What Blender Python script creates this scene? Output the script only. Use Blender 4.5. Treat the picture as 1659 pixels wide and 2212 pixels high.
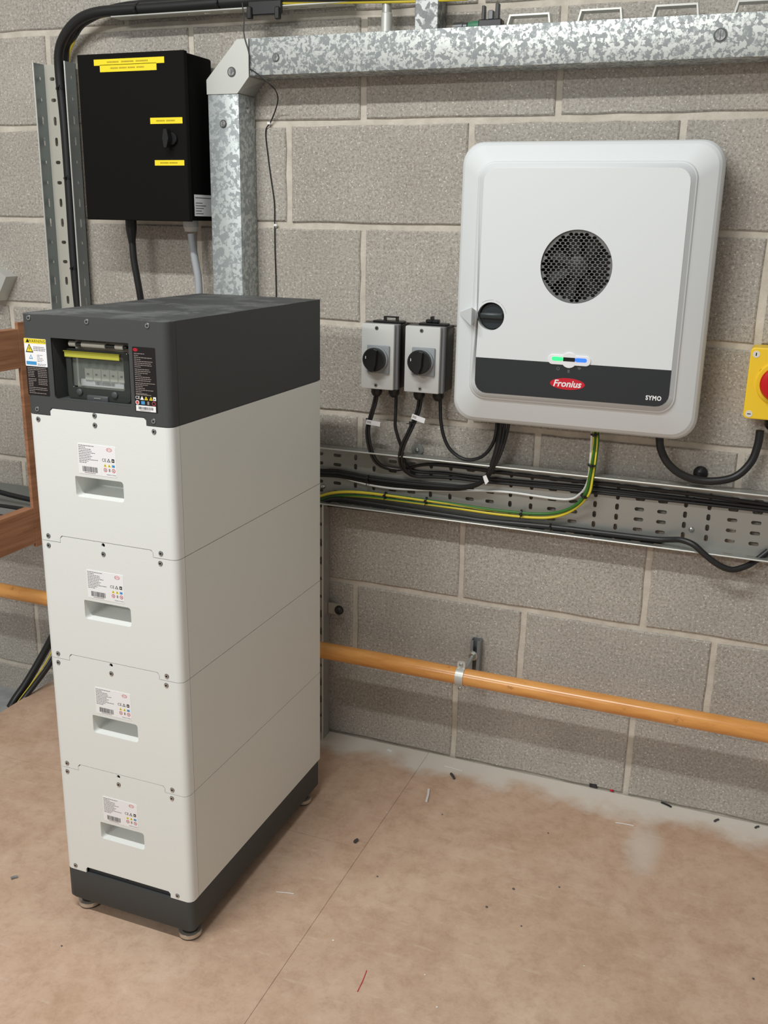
import bpy, bmesh, math, random
from mathutils import Vector, Matrix
rng = random.Random(7)
for o in list(bpy.data.objects):
    bpy.data.objects.remove(o)
SC = bpy.context.scene
C = SC.collection

# ------------------------------------------------------------------ camera
IW, IH = 1659, 2212
F_PX = 2113.07
YAW, PITCH, ROLL = 0.3688, 0.2881, 0.0197
CAM = Vector((1.1186, -2.2168, 1.3554))
cyw, syw, cp, sp, cr, sr = (math.cos(YAW), math.sin(YAW), math.cos(PITCH), math.sin(PITCH), math.cos(ROLL), math.sin(ROLL))
FWD = Vector((-syw*cp, cyw*cp, -sp))
_r = Vector((cyw, syw, 0)); _u = _r.cross(FWD)
RIGHT = cr*_r + sr*_u
UP = -sr*_r + cr*_u
cam = bpy.data.cameras.new('camera')
cam.sensor_fit = 'VERTICAL'; cam.sensor_height = 36.0; cam.sensor_width = 36.0*IW/IH
cam.lens = F_PX*36.0/IH
cam.clip_start = 0.02; cam.clip_end = 100
camo = bpy.data.objects.new('camera', cam); C.objects.link(camo)
camo.matrix_world = Matrix(((RIGHT.x, UP.x, -FWD.x, CAM.x), (RIGHT.y, UP.y, -FWD.y, CAM.y), (RIGHT.z, UP.z, -FWD.z, CAM.z), (0, 0, 0, 1)))
SC.camera = camo

# ------------------------------------------------------------------ world, lights, exposure
SC.view_settings.view_transform = 'Standard'
SC.view_settings.look = 'None'
SC.view_settings.gamma = 1.0
SC.view_settings.use_curve_mapping = False
SC.view_settings.exposure = -0.12
world = bpy.data.worlds.new('room_light'); SC.world = world
world.use_nodes = True
wb = world.node_tree.nodes['Background']
wb.inputs[0].default_value = (1.0, 0.985, 0.94, 1); wb.inputs[1].default_value = 0.34

def area(name, loc, target, sx, sy, power, col=(1, .97, .93)):
    l = bpy.data.lights.new(name, 'AREA'); l.shape = 'RECTANGLE'; l.size = sx; l.size_y = sy
    l.energy = power; l.color = col
    o = bpy.data.objects.new(name, l); C.objects.link(o); o.location = loc
    d = Vector(target)-Vector(loc)
    o.rotation_euler = d.to_track_quat('-Z', 'Y').to_euler()
    return o
area('batten_and_fill_light', (0.05, -1.85, 2.90), (0.05, -1.45, 0), 1.5, 0.09, 57, (.985, 1, .985))
area('batten_and_fill_light', (-0.8, -4.4, 2.70), (-0.5, -2.0, 0), 1.5, 0.10, 52, (.985, 1, .985))  # fill light added behind the camera to brighten front-facing surfaces

# ------------------------------------------------------------------ pixel -> place
def ray(u, v):
    return FWD + RIGHT*((u-IW/2)/F_PX) - UP*((v-IH/2)/F_PX)
def W(u, v, Y=0.0):
    d = ray(u, v); return CAM + d*((Y-CAM.y)/d.y)
def G(u, v, Z=0.0):
    d = ray(u, v); return CAM + d*((Z-CAM.z)/d.z)

# ------------------------------------------------------------------ materials
def lin(c):
    return tuple(((x/255)/12.92 if x/255 <= .04045 else ((x/255+.055)/1.055)**2.4) for x in c)
M = {}
def mat(name, col, rough=.5, metal=0.0, emit=None, estr=0, spec=None, trans=0, alpha=None):
    m = bpy.data.materials.new(name); m.use_nodes = True
    b = m.node_tree.nodes['Principled BSDF']
    b.inputs['Base Color'].default_value = (*lin(col), 1)
    b.inputs['Roughness'].default_value = rough; b.inputs['Metallic'].default_value = metal
    if emit: b.inputs['Emission Color'].default_value = (*lin(emit), 1); b.inputs['Emission Strength'].default_value = estr
    if spec is not None: b.inputs['Specular IOR Level'].default_value = spec
    if trans: b.inputs['Transmission Weight'].default_value = trans
    if alpha is not None: b.inputs['Alpha'].default_value = alpha
    M[name] = m; return m
class NT:
    def __init__(s, m): s.t = m.node_tree; s.b = s.t.nodes['Principled BSDF']
    def n(s, kind, **kw):
        x = s.t.nodes.new(kind)
        for k, v in kw.items():
            if k.startswith('_'): setattr(x, k[1:], v)
            else: x.inputs[k.replace('__', ' ')].default_value = v
        return x
    def l(s, a, b): s.t.links.new(a, b)
    def pos(s): return s.n('ShaderNodeNewGeometry').outputs['Position']
    def noise(s, vec, scale, detail=3, rough=.55, dist=0):
        x = s.n('ShaderNodeTexNoise', Scale=scale, Detail=detail, Roughness=rough, Distortion=dist); s.l(vec, x.inputs['Vector']); return x.outputs['Fac']
    def ramp(s, fac, stops):
        x = s.n('ShaderNodeValToRGB'); e = x.color_ramp.elements
        while len(e) < len(stops): e.new(.5)
        for i, (p, c) in enumerate(stops):
            e[i].position = p; e[i].color = (*c, 1) if len(c) == 3 else c
        s.l(fac, x.inputs[0]); return x.outputs[0]
    def mix(s, fac, a, b, mode='MIX'):
        x = s.n('ShaderNodeMix', _data_type='RGBA', _blend_type=mode)
        for sock, v in ((x.inputs[0], fac), (x.inputs[6], a), (x.inputs[7], b)):
            if isinstance(v, (int, float)): sock.default_value = v
            elif isinstance(v, tuple): sock.default_value = (*v, 1)
            else: s.l(v, sock)
        return x.outputs[2]
    def bump(s, h, strength, dist=.002, prev=None):
        x = s.n('ShaderNodeBump', Strength=strength, Distance=dist); s.l(h, x.inputs['Height'])
        if prev: s.l(prev, x.inputs['Normal'])
        return x.outputs[0]
    def math(s, op, a, b=0.0, c=None):
        x = s.n('ShaderNodeMath', _operation=op)
        for i, v in enumerate((a, b, c)):
            if v is None: continue
            if isinstance(v, (int, float)): x.inputs[i].default_value = v
            else: s.l(v, x.inputs[i])
        return x.outputs[0]
    def color(s, x): s.l(x, s.b.inputs['Base Color'])
    def normal(s, x): s.l(x, s.b.inputs['Normal'])

g = lambda v: (v, v, v)
# concrete block: grey-brown body with pale grit and dark pits
m = mat('block', (150, 143, 133), .92, spec=.2); t = NT(m); P = t.pos()
big = t.noise(P, 5, 3); mid = t.noise(P, 170, 3, .65); fine = t.noise(P, 330, 2, .7)
rnd = t.n('ShaderNodeObjectInfo').outputs['Random']
base = t.ramp(big, [(.3, lin((168, 162, 154))), (.7, lin((186, 180, 171)))])
base = t.mix(t.math('MULTIPLY', rnd, .35), base, lin((170, 163, 153)))
base = t.mix(t.ramp(mid, [(.36, g(.6)), (.48, g(0))]), base, lin((134, 126, 116)))
base = t.mix(t.ramp(mid, [(.54, g(0)), (.70, g(.7))]), base, lin((214, 207, 197)))
vo = t.n('ShaderNodeTexVoronoi', Scale=95, Randomness=1.0); t.l(P, vo.inputs['Vector'])
base = t.mix(t.ramp(vo.outputs['Distance'], [(.07, g(.75)), (.2, g(0))]), base, lin((238, 232, 221)))
base = t.mix(t.ramp(fine, [(.32, g(.65)), (.42, g(0))]), base, lin((104, 97, 89)))
t.color(base)
h = t.math('ADD', t.math('MULTIPLY', mid, .8), fine)
t.normal(t.bump(h, .5, .003))
# mortar
m = mat('mortar', (186, 179, 166), .95, spec=.15); t = NT(m); P = t.pos()
t.color(t.ramp(t.noise(P, 25, 5, .65), [(.3, lin((190, 182, 169))), (.7, lin((216, 208, 195)))]))
t.normal(t.bump(t.noise(P, 160, 4, .7), .5, .003))
# deck board: brown hardboard, scuffed and dusty
m = mat('deckboard', (168, 136, 110), .62, spec=.3); t = NT(m); P = t.pos()
n1 = t.noise(P, 4.5, 9, .72, .25); n2 = t.noise(P, 22, 8, .78, .15); n3 = t.noise(P, 160, 2, .6)
c = t.ramp(n1, [(.3, lin((176, 142, 118))), (.5, lin((192, 161, 138))), (.72, lin((206, 179, 157)))])
c = t.mix(t.ramp(n2, [(.36, g(.5)), (.52, g(0))]), c, lin((160, 126, 102)))
c = t.mix(t.ramp(n2, [(.55, g(0)), (.75, g(.55))]), c, lin((214, 192, 168)))
c = t.mix(t.math('MULTIPLY', n3, .25), c, lin((218, 198, 174)))
mp = t.n('ShaderNodeMapping'); mp.inputs['Scale'].default_value = (9, 60, 1); mp.inputs['Rotation'].default_value = (0, 0, .9); t.l(P, mp.inputs['Vector'])
c = t.mix(t.ramp(t.noise(mp.outputs[0], 1, 3), [(.62, g(0)), (.75, g(.3))]), c, lin((220, 205, 186)))
# dust against the wall and a pale scuffed patch (spilled dust with an outline of its own)
sx = t.n('ShaderNodeSeparateXYZ'); t.l(P, sx.inputs[0])
edge = t.math('ADD', sx.outputs['Y'], t.math('MULTIPLY', t.math('SUBTRACT', t.noise(P, 7, 5, .6), .5), .22))
dust = t.ramp(t.math('MULTIPLY', edge, -1.0), [(.0, g(.95)), (.05, g(.85)), (.11, g(0))])
c = t.mix(dust, c, lin((218, 213, 203)))
px = t.math('SUBTRACT', t.math('ADD', sx.outputs['X'], t.math('MULTIPLY', n2, .06)), 1.02)
py = t.math('ADD', sx.outputs['Y'], .21)
dd = t.math('ADD', t.math('MULTIPLY', t.math('MULTIPLY', px, px), 420.), t.math('MULTIPLY', t.math('MULTIPLY', py, py), 70.))
c = t.mix(t.ramp(dd, [(.1, g(.6)), (1., g(0))]), c, lin((210, 202, 190)))
t.color(c)
t.normal(t.bump(n2, .25, .003, t.bump(n3, .12, .001)))
# concrete floor slab
m = mat('slab', (158, 158, 156), .8); t = NT(m); P = t.pos()
t.color(t.ramp(t.noise(P, 12, 5, .6), [(.3, lin((140, 142, 143))), (.7, lin((170, 172, 172)))]))
# galvanised steel with spangle
def galv(name, lo, hi, scale, rough, metal):
    m = mat(name, hi, rough, metal); t = NT(m); P = t.pos()
    w = t.n('ShaderNodeTexNoise', Scale=scale*.9, Detail=3.0, Roughness=.6, Distortion=.0); t.l(P, w.inputs['Vector'])
    add = t.n('ShaderNodeVectorMath', _operation='MULTIPLY_ADD'); t.l(w.outputs['Color'], add.inputs[0]); add.inputs[1].default_value = (.014,)*3; t.l(P, add.inputs[2])
    v = t.n('ShaderNodeTexVoronoi', Scale=scale, Randomness=1.0); t.l(add.outputs[0], v.inputs['Vector'])
    sp_ = t.n('ShaderNodeSeparateColor'); t.l(v.outputs['Color'], sp_.inputs[0])
    f = t.math('ADD', t.math('MULTIPLY', sp_.outputs[0], .55), t.math('MULTIPLY', t.noise(P, scale*1.3, 3, .6, .8), .6))
    t.color(t.ramp(f, [(.53, lin(lo)), (.68, lin(hi))]))
    t.l(t.ramp(f, [(.3, g(rough+.12)), (.7, g(rough-.06))]), t.b.inputs['Roughness'])
    return m
galv('galv', (146, 151, 152), (207, 211, 207), 150, .5, .4)
galv('galv_soft', (152, 158, 159), (190, 196, 195), 120, .5, .4)
galv('galv_side', (120, 122, 122), (160, 162, 160), 95, .45, .6)
galv('zinc', (168, 170, 166), (188, 190, 185), 10, .42, .55)
mat('zinc_bright', (205, 206, 200), .38, .35)
mat('tray_steel', (163, 163, 158), .4, .55)
mat('flange_steel_shaded', (132, 140, 143), .35, .8)  # tray flanges: shade and dark reflection put into a darker steel colour
mat('tray_pale', (205, 202, 190), .45, .35)
mat('bolt', (190, 192, 190), .25, .9)
mat('chrome', (215, 215, 212), .16, 1.0)
mat('dark_steel', (95, 96, 97), .4, .7)
mat('strut', (150, 156, 160), .35, .6)
mat('washer', (200, 198, 190), .35, .7)
# battery
def grain(name, col, rough, s=.35, spec=.4):
    m = mat(name, col, rough, spec=spec); t = NT(m); P = t.pos()
    t.normal(t.bump(t.noise(P, 900, 1, .5), s, .0006)); return m
grain('battery_white', (227, 230, 227), .5, .3)
grain('battery_side', (222, 224, 218), .5, .3)
m = grain('battery_dark', (69, 71, 71), .6, .4, .3)
t = NT(m); P = t.pos(); sx = t.n('ShaderNodeSeparateXYZ'); t.l(P, sx.inputs[0])      # dust settled on the lid
t.color(t.mix(t.math('MULTIPLY', t.math('GREATER_THAN', sx.outputs['Z'], 1.1950), t.ramp(t.noise(P, 11, 5, .7, .5), [(.48, g(0)), (.72, g(.4))])), lin((69, 71, 71)), lin((150, 152, 150))))
grain('inverter_white', (222, 226, 227), .42, .18)
mat('inverter_black', (42, 46, 48), .35)
mat('black_plastic', (26, 26, 27), .38)
mat('cable_black', (28, 28, 29), .42)
mat('cable_grey', (170, 174, 178), .5)
mat('cable_white', (225, 225, 222), .45)
mat('cable_yellow', (226, 206, 60), .45)
mat('cable_green', (52, 110, 40), .45)
grain('enclosure_black', (15, 14, 12), .75, .5, .15)
mat('enclosure_side', (9, 9, 9), .8, spec=.1)
mat('knob_black', (30, 30, 31), .3)
mat('hole', (10, 10, 10), .8)
mat('switch_grey', (196, 197, 194), .5)
mat('switch_edge', (110, 111, 112), .5)
mat('plate_grey', (140, 145, 148), .5)
mat('label_white', (240, 240, 242), .4)
mat('label_print', (95, 97, 102), .5)
mat('label_black', (28, 22, 22), .3)
mat('print_pale', (150, 140, 135), .5)
mat('barcode', (70, 72, 82), .5)
mat('red_print', (206, 70, 76), .5)
mat('tape_yellow', (250, 226, 38), .45)
mat('tape_print', (170, 145, 22), .5)
mat('sign_yellow', (236, 214, 48), .4)
mat('sign_blue', (70, 150, 205), .4)
mat('sign_dark', (25, 25, 25), .4)
mat('logo_red', (205, 28, 48), .35)
mat('white_ink', (240, 240, 240), .4)
mat('led_green', (60, 230, 120), .3, emit=(40, 235, 110), estr=1.6)
mat('led_blue', (40, 90, 240), .3, emit=(40, 95, 250), estr=1.8)
mat('led_glass', (238, 238, 240), .3)
mat('breaker_grey', (214, 212, 200), .5)
mat('toggle', (70, 72, 74), .4)
mat('reflector', (222, 220, 90), .15, .5)
m = mat('smoke_clear', (150, 158, 150), .08, alpha=.22)
m = mat('smoke_dark', (52, 55, 52), .12, alpha=.82)
mat('estop_yellow', (244, 204, 44), .42)
mat('estop_red', (200, 14, 22), .3)
mat('cream', (222, 218, 205), .45)
mat('foot_metal', (205, 198, 186), .3, .7)
mat('foot_rubber', (24, 23, 22), .7)
mat('gland_white', (212, 214, 212), .5)
mat('green_paint', (60, 120, 90), .5)
# orange painted pipe
m = mat('pipe_orange', (206, 150, 72), .22); t = NT(m); P = t.pos()
mp = t.n('ShaderNodeMapping'); mp.inputs['Scale'].default_value = (6, 40, 40); t.l(P, mp.inputs['Vector'])
n1 = t.noise(mp.outputs[0], 1.4, 4, .6)
c = t.ramp(n1, [(.32, lin((210, 143, 74))), (.6, lin((230, 166, 94)))])
n2 = t.noise(P, 28, 5, .75)
c = t.mix(t.ramp(n2, [(.3, g(.6)), (.38, g(0))]), c, lin((160, 106, 58)))
t.color(c)
# timber
m = mat('timber', (172, 112, 74), .6); t = NT(m); P = t.pos()
mp = t.n('ShaderNodeMapping'); mp.inputs['Scale'].default_value = (20, 3, 60); t.l(P, mp.inputs['Vector'])
c = t.ramp(t.noise(mp.outputs[0], 1.2, 4, .6, .8), [(.3, lin((140, 94, 64))), (.7, lin((178, 128, 94)))])
t.color(c)

# ------------------------------------------------------------------ mesh helpers
ORG = {}
class MB:
    def __init__(s): s.v = []; s.f = []; s.m = []; s.mats = []
    def mi(s, name):
        if name not in s.mats: s.mats.append(name)
        return s.mats.index(name)
    def add(s, vs, fs, m):
        k = len(s.v); s.v += [Vector(v) for v in vs]; i = s.mi(m)
        s.f += [tuple(a+k for a in f) for f in fs]; s.m += [i]*len(fs); return s
    def box(s, x0, x1, y0, y1, z0, z1, m, bev=0, seg=2):
        if bev <= 0:
            vs = [(x, y, z) for x in (x0, x1) for y in (y0, y1) for z in (z0, z1)]
            fs = [(0, 1, 3, 2), (4, 6, 7, 5), (0, 4, 5, 1), (2, 3, 7, 6), (0, 2, 6, 4), (1, 5, 7, 3)]
            return s.add(vs, fs, m)
        bm = bmesh.new(); bmesh.ops.create_cube(bm, size=1)
        for v in bm.verts: v.co = Vector(((x0+x1)/2+v.co.x*(x1-x0), (y0+y1)/2+v.co.y*(y1-y0), (z0+z1)/2+v.co.z*(z1-z0)))
        bmesh.ops.bevel(bm, geom=bm.edges[:], offset=bev, segments=seg, affect='EDGES', profile=.5)
        return s.bm(bm, m)
    def bm(s, bm, m):
        bm.verts.index_update()
        s.add([v.co.copy() for v in bm.verts], [[v.index for v in f.verts] for f in bm.faces], m); bm.free(); return s
    def mesh(s, me, m, mtx=None):
        s.add([(mtx @ v.co if mtx else v.co.copy()) for v in me.vertices], [list(p.vertices) for p in me.polygons], m); return s
    def tube(s, pts, r, m, n=10, cap=True, m2=None, twist=0.0):
        pts = [Vector(p) for p in pts]; rs = r if isinstance(r, (list, tuple)) else [r]*len(pts)
        T = [(pts[min(i+1, len(pts)-1)]-pts[max(i-1, 0)]).normalized() for i in range(len(pts))]
        up = Vector((0, 0, 1)) if abs(T[0].z) < .9 else Vector((0, 1, 0))
        N = (up - T[0]*up.dot(T[0])).normalized(); vs = []
        for i, p in enumerate(pts):
            N = (N - T[i]*N.dot(T[i])).normalized(); B = T[i].cross(N)
            for k in range(n):
                a = 2*math.pi*k/n + twist*i
                vs.append(p + (N*math.cos(a)+B*math.sin(a))*rs[i])
        f1 = []; f2 = []
        for i in range(len(pts)-1):
            for k in range(n):
                q = (i*n+k, i*n+(k+1) % n, (i+1)*n+(k+1) % n, (i+1)*n+k)
                (f2 if (m2 and k < n*.42) else f1).append(q)
        if cap: f1 += [tuple(range(n-1, -1, -1)), tuple((len(pts)-1)*n+k for k in range(n))]
        k0 = len(s.v); s.add(vs, f1, m)
        if f2:
            i = s.mi(m2); s.f += [tuple(a+k0 for a in q) for q in f2]; s.m += [i]*len(f2)
        return s
    def cyl(s, a, b, r, m, n=20, r2=None): return s.tube([a, b], [r, r if r2 is None else r2], m, n)
    def lathe(s, c, axis, prof, m, n=28):
        # prof: (distance along axis, radius)
        c = Vector(c); axis = Vector(axis).normalized()
        u = axis.orthogonal().normalized(); w = axis.cross(u); vs = []
        for d, r in prof:
            for k in range(n):
                a = 2*math.pi*k/n; vs.append(c+axis*d+(u*math.cos(a)+w*math.sin(a))*r)
        fs = []
        for i in range(len(prof)-1):
            for k in range(n): fs.append((i*n+k, i*n+(k+1) % n, (i+1)*n+(k+1) % n, (i+1)*n+k))
        fs += [tuple(range(n-1, -1, -1)), tuple((len(prof)-1)*n+k for k in range(n))]
        return s.add(vs, fs, m)
    def prism(s, pts, m, d):
        # extrude polygon (3D points) by vector d
        n = len(pts); d = Vector(d); vs = [Vector(p) for p in pts]+[Vector(p)+d for p in pts]
        fs = [tuple(range(n-1, -1, -1)), tuple(range(n, 2*n))]+[(i, (i+1) % n, n+(i+1) % n, n+i) for i in range(n)]
        return s.add(vs, fs, m)
    def build(s, name, parent=None, smooth=35, origin=None):
        if parent is not None: o0 = ORG[parent.name]
        elif origin is not None: o0 = Vector(origin)
        else:
            xs = [v.x for v in s.v]; ys = [v.y for v in s.v]; zs = [v.z for v in s.v]
            o0 = Vector(((min(xs)+max(xs))/2, (min(ys)+max(ys))/2, min(zs)))
        me = bpy.data.meshes.new(name)
        me.from_pydata([v-o0 for v in s.v], [], s.f)
        for n_ in s.mats: me.materials.append(M[n_])
        me.polygons.foreach_set('material_index', s.m)
        bm = bmesh.new(); bm.from_mesh(me); bmesh.ops.recalc_face_normals(bm, faces=bm.faces[:]); bm.to_mesh(me); bm.free()
        if smooth:
            me.polygons.foreach_set('use_smooth', [True]*len(me.polygons)); me.set_sharp_from_angle(angle=math.radians(smooth))
        me.update()
        o = bpy.data.objects.new(name, me); C.objects.link(o)
        if parent is not None: o.parent = parent
        else: o.location = o0
        ORG[o.name] = o0
        return o
def tag(o, label=None, cat=None, group=None, kind=None):
    if label: o['label'] = label
    if cat: o['category'] = cat
    if group: o['group'] = group
    if kind: o['kind'] = kind
    return o
def thing(name, loc, label, cat, group=None):
    o = bpy.data.objects.new(name, None); C.objects.link(o); o.location = loc; o.empty_display_size = .05
    ORG[o.name] = Vector(loc); return tag(o, label, cat, group)
def curve_mesh(data):
    o = bpy.data.objects.new('tmp', data); C.objects.link(o)
    dg = bpy.context.evaluated_depsgraph_get()
    me = bpy.data.meshes.new_from_object(o.evaluated_get(dg))
    bpy.data.objects.remove(o); bpy.data.curves.remove(data)
    return me
def plate2d(outer, holes=(), thick=.001, bevel=0.0):
    cu = bpy.data.curves.new('tmp', 'CURVE'); cu.dimensions = '2D'; cu.fill_mode = 'BOTH'
    cu.extrude = max(0, thick/2-bevel); cu.bevel_depth = bevel; cu.bevel_resolution = 1
    if bevel: cu.offset = -bevel
    for poly in [outer]+list(holes):
        sp_ = cu.splines.new('POLY'); sp_.points.add(len(poly)-1)
        for p, q in zip(sp_.points, poly): p.co = (q[0], q[1], 0, 1)
        sp_.use_cyclic_u = True
    return curve_mesh(cu)
# plate drawn in (x,z), centred on y
XZ = lambda y: Matrix(((1, 0, 0, 0), (0, 0, -1, y), (0, 1, 0, 0), (0, 0, 0, 1)))
# plate drawn in (y,z), at x
YZ = lambda x: Matrix(((0, 0, 1, x), (1, 0, 0, 0), (0, 1, 0, 0), (0, 0, 0, 1)))
# plate drawn in (x,y), at z
XY = lambda z: Matrix.Translation((0, 0, z))
def rrect(x0, x1, z0, z1, r, n=5):
    out = []
    rr = r if isinstance(r, (list, tuple)) else [r]*4      # bl, br, tr, tl
    for (cx, cz, a0, q) in ((x0, z0, math.pi, 0), (x1, z0, 1.5*math.pi, 1), (x1, z1, 0, 2), (x0, z1, .5*math.pi, 3)):
        R_ = rr[q]
        ox = cx + (R_ if q in (0, 3) else -R_); oz = cz + (R_ if q in (0, 1) else -R_)
        if R_ <= 0: out.append((cx, cz)); continue
        for k in range(n+1):
            a = a0+math.pi/2*k/n; out.append((ox+R_*math.cos(a), oz+R_*math.sin(a)))
    return out
def circle(cx, cz, r, n=24, e=1.0): return [(cx+r*math.cos(2*math.pi*k/n), cz+r*e*math.sin(2*math.pi*k/n)) for k in range(n)]
def slot(cx, cz, lx, lz):
    r = min(lx, lz)/2; return rrect(cx-lx/2, cx+lx/2, cz-lz/2, cz+lz/2, r*.98, 3)
def text_mesh(body, size, shear=0.0, bold=0.0, spacing=1.0):
    cu = bpy.data.curves.new('tmp', 'FONT'); cu.body = body; cu.size = size; cu.shear = shear; cu.offset = bold
    cu.align_x = 'CENTER'; cu.align_y = 'CENTER'; cu.space_character = spacing; cu.resolution_u = 3
    return curve_mesh(cu)
def smooth_path(pts, k=6):
    pts = [Vector(p) for p in pts]; out = []
    for i in range(len(pts)-1):
        p0 = pts[max(i-1, 0)]; p1 = pts[i]; p2 = pts[i+1]; p3 = pts[min(i+2, len(pts)-1)]
        for j in range(k):
            t_ = j/k
            out.append(.5*((2*p1)+(p2-p0)*t_+(2*p0-5*p1+4*p2-p3)*t_**2+(3*p1-p0-3*p2+p3)*t_**3))
    out.append(pts[-1]); return out
def cable_path(pp, Y=None):
    return smooth_path([W(p[0], p[1], p[2] if len(p) > 2 else Y) for p in pp])

# ================================================================== SETTING
ZA = 1.5703
dz = {-3: .006, -2: .005, -1: .0045, 0: .004, 1: -.001, 2: -.0035, 3: -.001, 4: -.002, 5: .001, 6: 0, 7: 0, 8: 0}
jz = lambda k: ZA - .225*k + dz.get(k, 0)
offs = {-3: .19, -2: .01, -1: .19, 0: 0.0, 1: .195, 2: .027, 3: .191, 4: .021, 5: .185, 6: .020, 7: .2}
X0, X1 = -3.0, 2.4
mb = MB(); mb.box(X0, X1, .005, .12, -.20, jz(-4)+.02, 'mortar')
wall = mb.build('wall_back', smooth=0); tag(wall, 'grey concrete block wall with pale mortar joints', None, kind='structure')
def block_mesh(w, h):
    """front of a block with slightly ragged arrises, chamfered back into the mortar"""
    out = []
    for (ax, az), (bx_, bz_), n_ in (((-w/2, -h/2), (w/2, -h/2), 7), ((w/2, -h/2), (w/2, h/2), 4), ((w/2, h/2), (-w/2, h/2), 7), ((-w/2, h/2), (-w/2, -h/2), 4)):
        for k in range(n_):
            f = k/n_; out.append((ax+(bx_-ax)*f+rng.uniform(-.0016, .0016), az+(bz_-az)*f+rng.uniform(-.0016, .0016)))
    n_ = len(out)
    vs = [(x*(1-.006/w), 0, z*(1-.006/h)) for x, z in out]+[(x, .0025, z) for x, z in out]+[(x, .02, z) for x, z in out]
    b = MB().add(vs, [tuple(range(n_))]+[(r_*n_+k, r_*n_+(k+1) % n_, (r_+1)*n_+(k+1) % n_, (r_+1)*n_+k) for r_ in (0, 1) for k in range(n_)], 'block')
    o = b.build('block', smooth=0, origin=(0, 0, 0)); me = o.data; bpy.data.objects.remove(o); return me
cache = {}
for k in range(-4, 8):
    zt, zb = jz(k)-.0076, jz(k+1)+.0076
    x = offs.get(k, .1) - .45*8
    while x < X1:
        a, b = x+.0076, x+.45-.0076
        if k == -1 and x < -.5: a += .028 if x < -.7 else .028
        if k == -1 and x+.45 < -.5: b += .028
        a2, b2 = max(a, X0), min(b, X1)
        if b2-a2 > .04 and b2 > X0:
            key = (round(b2-a2, 4), round(zt-zb, 4))
            key = key+(rng.randrange(4),)
            if key not in cache: cache[key] = block_mesh(*key[:2])
            o = bpy.data.objects.new('block', cache[key]); C.objects.link(o)
            o.parent = wall; o.location = Vector(((a2+b2)/2, rng.uniform(-.0007, .0007), (zt+zb)/2)) - ORG[wall.name]
            o.rotation_euler = (rng.uniform(-.002, .002), 0, rng.uniform(-.0012, .0012))
        x += .45
mb = MB().box(-3.0, 2.4, -4.0, .005, -.20, -.096, 'slab')
tag(mb.build('floor_slab', smooth=0), 'grey concrete floor showing below the raised deck at the far left', None, kind='structure')
deck = bpy.data.objects.new('floor', None); C.objects.link(deck); ORG['floor'] = Vector((0, 0, -.096)); deck.location = (0, 0, -.096)
tag(deck, 'raised deck of brown hardboard sheets dusty along the wall', None, kind='structure')
for x0, x1, y0, y1 in ((-.787, .4046, -.4582, -.004), (-.787, .4046, -3.4, -.4592), (.4052, 2.4, -3.4, -.003)):
    MB().box(x0, x1, y0, y1, -.018, 0, 'deckboard', .0004, 1).build('board', deck)
for y0 in (-.08, -.46, -.9, -1.4, -1.9, -2.4, -2.9):
    MB().box(-.78, 2.2, y0-.045, y0, -.096, -.018, 'timber').build('joist', deck)

# ================================================================== BATTERY TOWER
BX, BY = .0753, -.872
HWD, BD = .1465, .5752
Z1, MH = .0984, .2314
tower = thing('battery_tower', (BX, BY+BD/2, 0), 'tall tower of four white battery modules under a dark grey control unit', 'battery')
def screw(x, z, parent, y=BY, r=.0046, m='bolt'):
    b = MB(); b.lathe((x, y+.001, z), (0, -1, 0), [(0, r), (.0014, r), (.0022, r*.8)], 'dark_steel', 14)
    b.lathe((x, y-.0009, z), (0, -1, 0), [(0, r*.86), (.0004, r*.86)], 'bolt', 14)
    b.lathe((x, y-.0012, z), (0, -1, 0), [(0, r*.42), (.0004, r*.42)], 'hole', 6)
    return b.build('screw', parent)
TAB, TH, CR = .0985, .0128, .013
def front_panel(z0, h, m, tab_top, cut_bottom, holes=(), th=.003):
    """front sheet with centre tab on top and cut-out below, corners rolled round to the sides"""
    g_ = .0006
    pts = [(-HWD+CR, z0+g_)]
    if cut_bottom: pts += [(-TAB, z0+g_), (-TAB, z0+TH-.004), (-TAB+.004, z0+TH+g_), (TAB-.004, z0+TH+g_), (TAB, z0+TH-.004), (TAB, z0+g_)]
    pts += [(HWD-CR, z0+g_), (HWD-CR, z0+h-g_)]
    if tab_top: pts += [(TAB-.0008, z0+h-g_), (TAB-.0008, z0+h+TH-.005), (TAB-.0055, z0+h+TH-g_), (-TAB+.0055, z0+h+TH-g_), (-TAB+.0008, z0+h+TH-.005), (-TAB+.0008, z0+h-g_)]
    pts += [(-HWD+CR, z0+h-g_)]
    me = plate2d([(BX+a, b) for a, b in pts], [[(BX+a, b) for a, b in hh] for hh in holes], th)
    b = MB().mesh(me, m, XZ(BY+th/2))
    for s_ in (-1, 1):
        prof = [(HWD-CR+CR*math.sin(a), CR-CR*math.cos(a)) for a in [math.pi/2*i/6 for i in range(7)]]+[(HWD, .0235)]
        ins = [(HWD-CR, th), (HWD-.003, CR), (HWD-.003, .0235)]
        vs = []
        for zz in (z0+g_, z0+h-g_):
            vs += [(BX+s_*x, BY+y, zz) for x, y in prof]
        n = len(prof); fs = [(i, i+1, n+i+1, n+i) for i in range(n-1)]
        b.add(vs, fs, m)
        for zz in (z0+g_, z0+h-g_):
            poly = [(BX+s_*x, BY+y, zz) for x, y in prof+ins[::-1]]
            b.add(poly, [tuple(range(len(poly)))], m)
    return b
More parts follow.
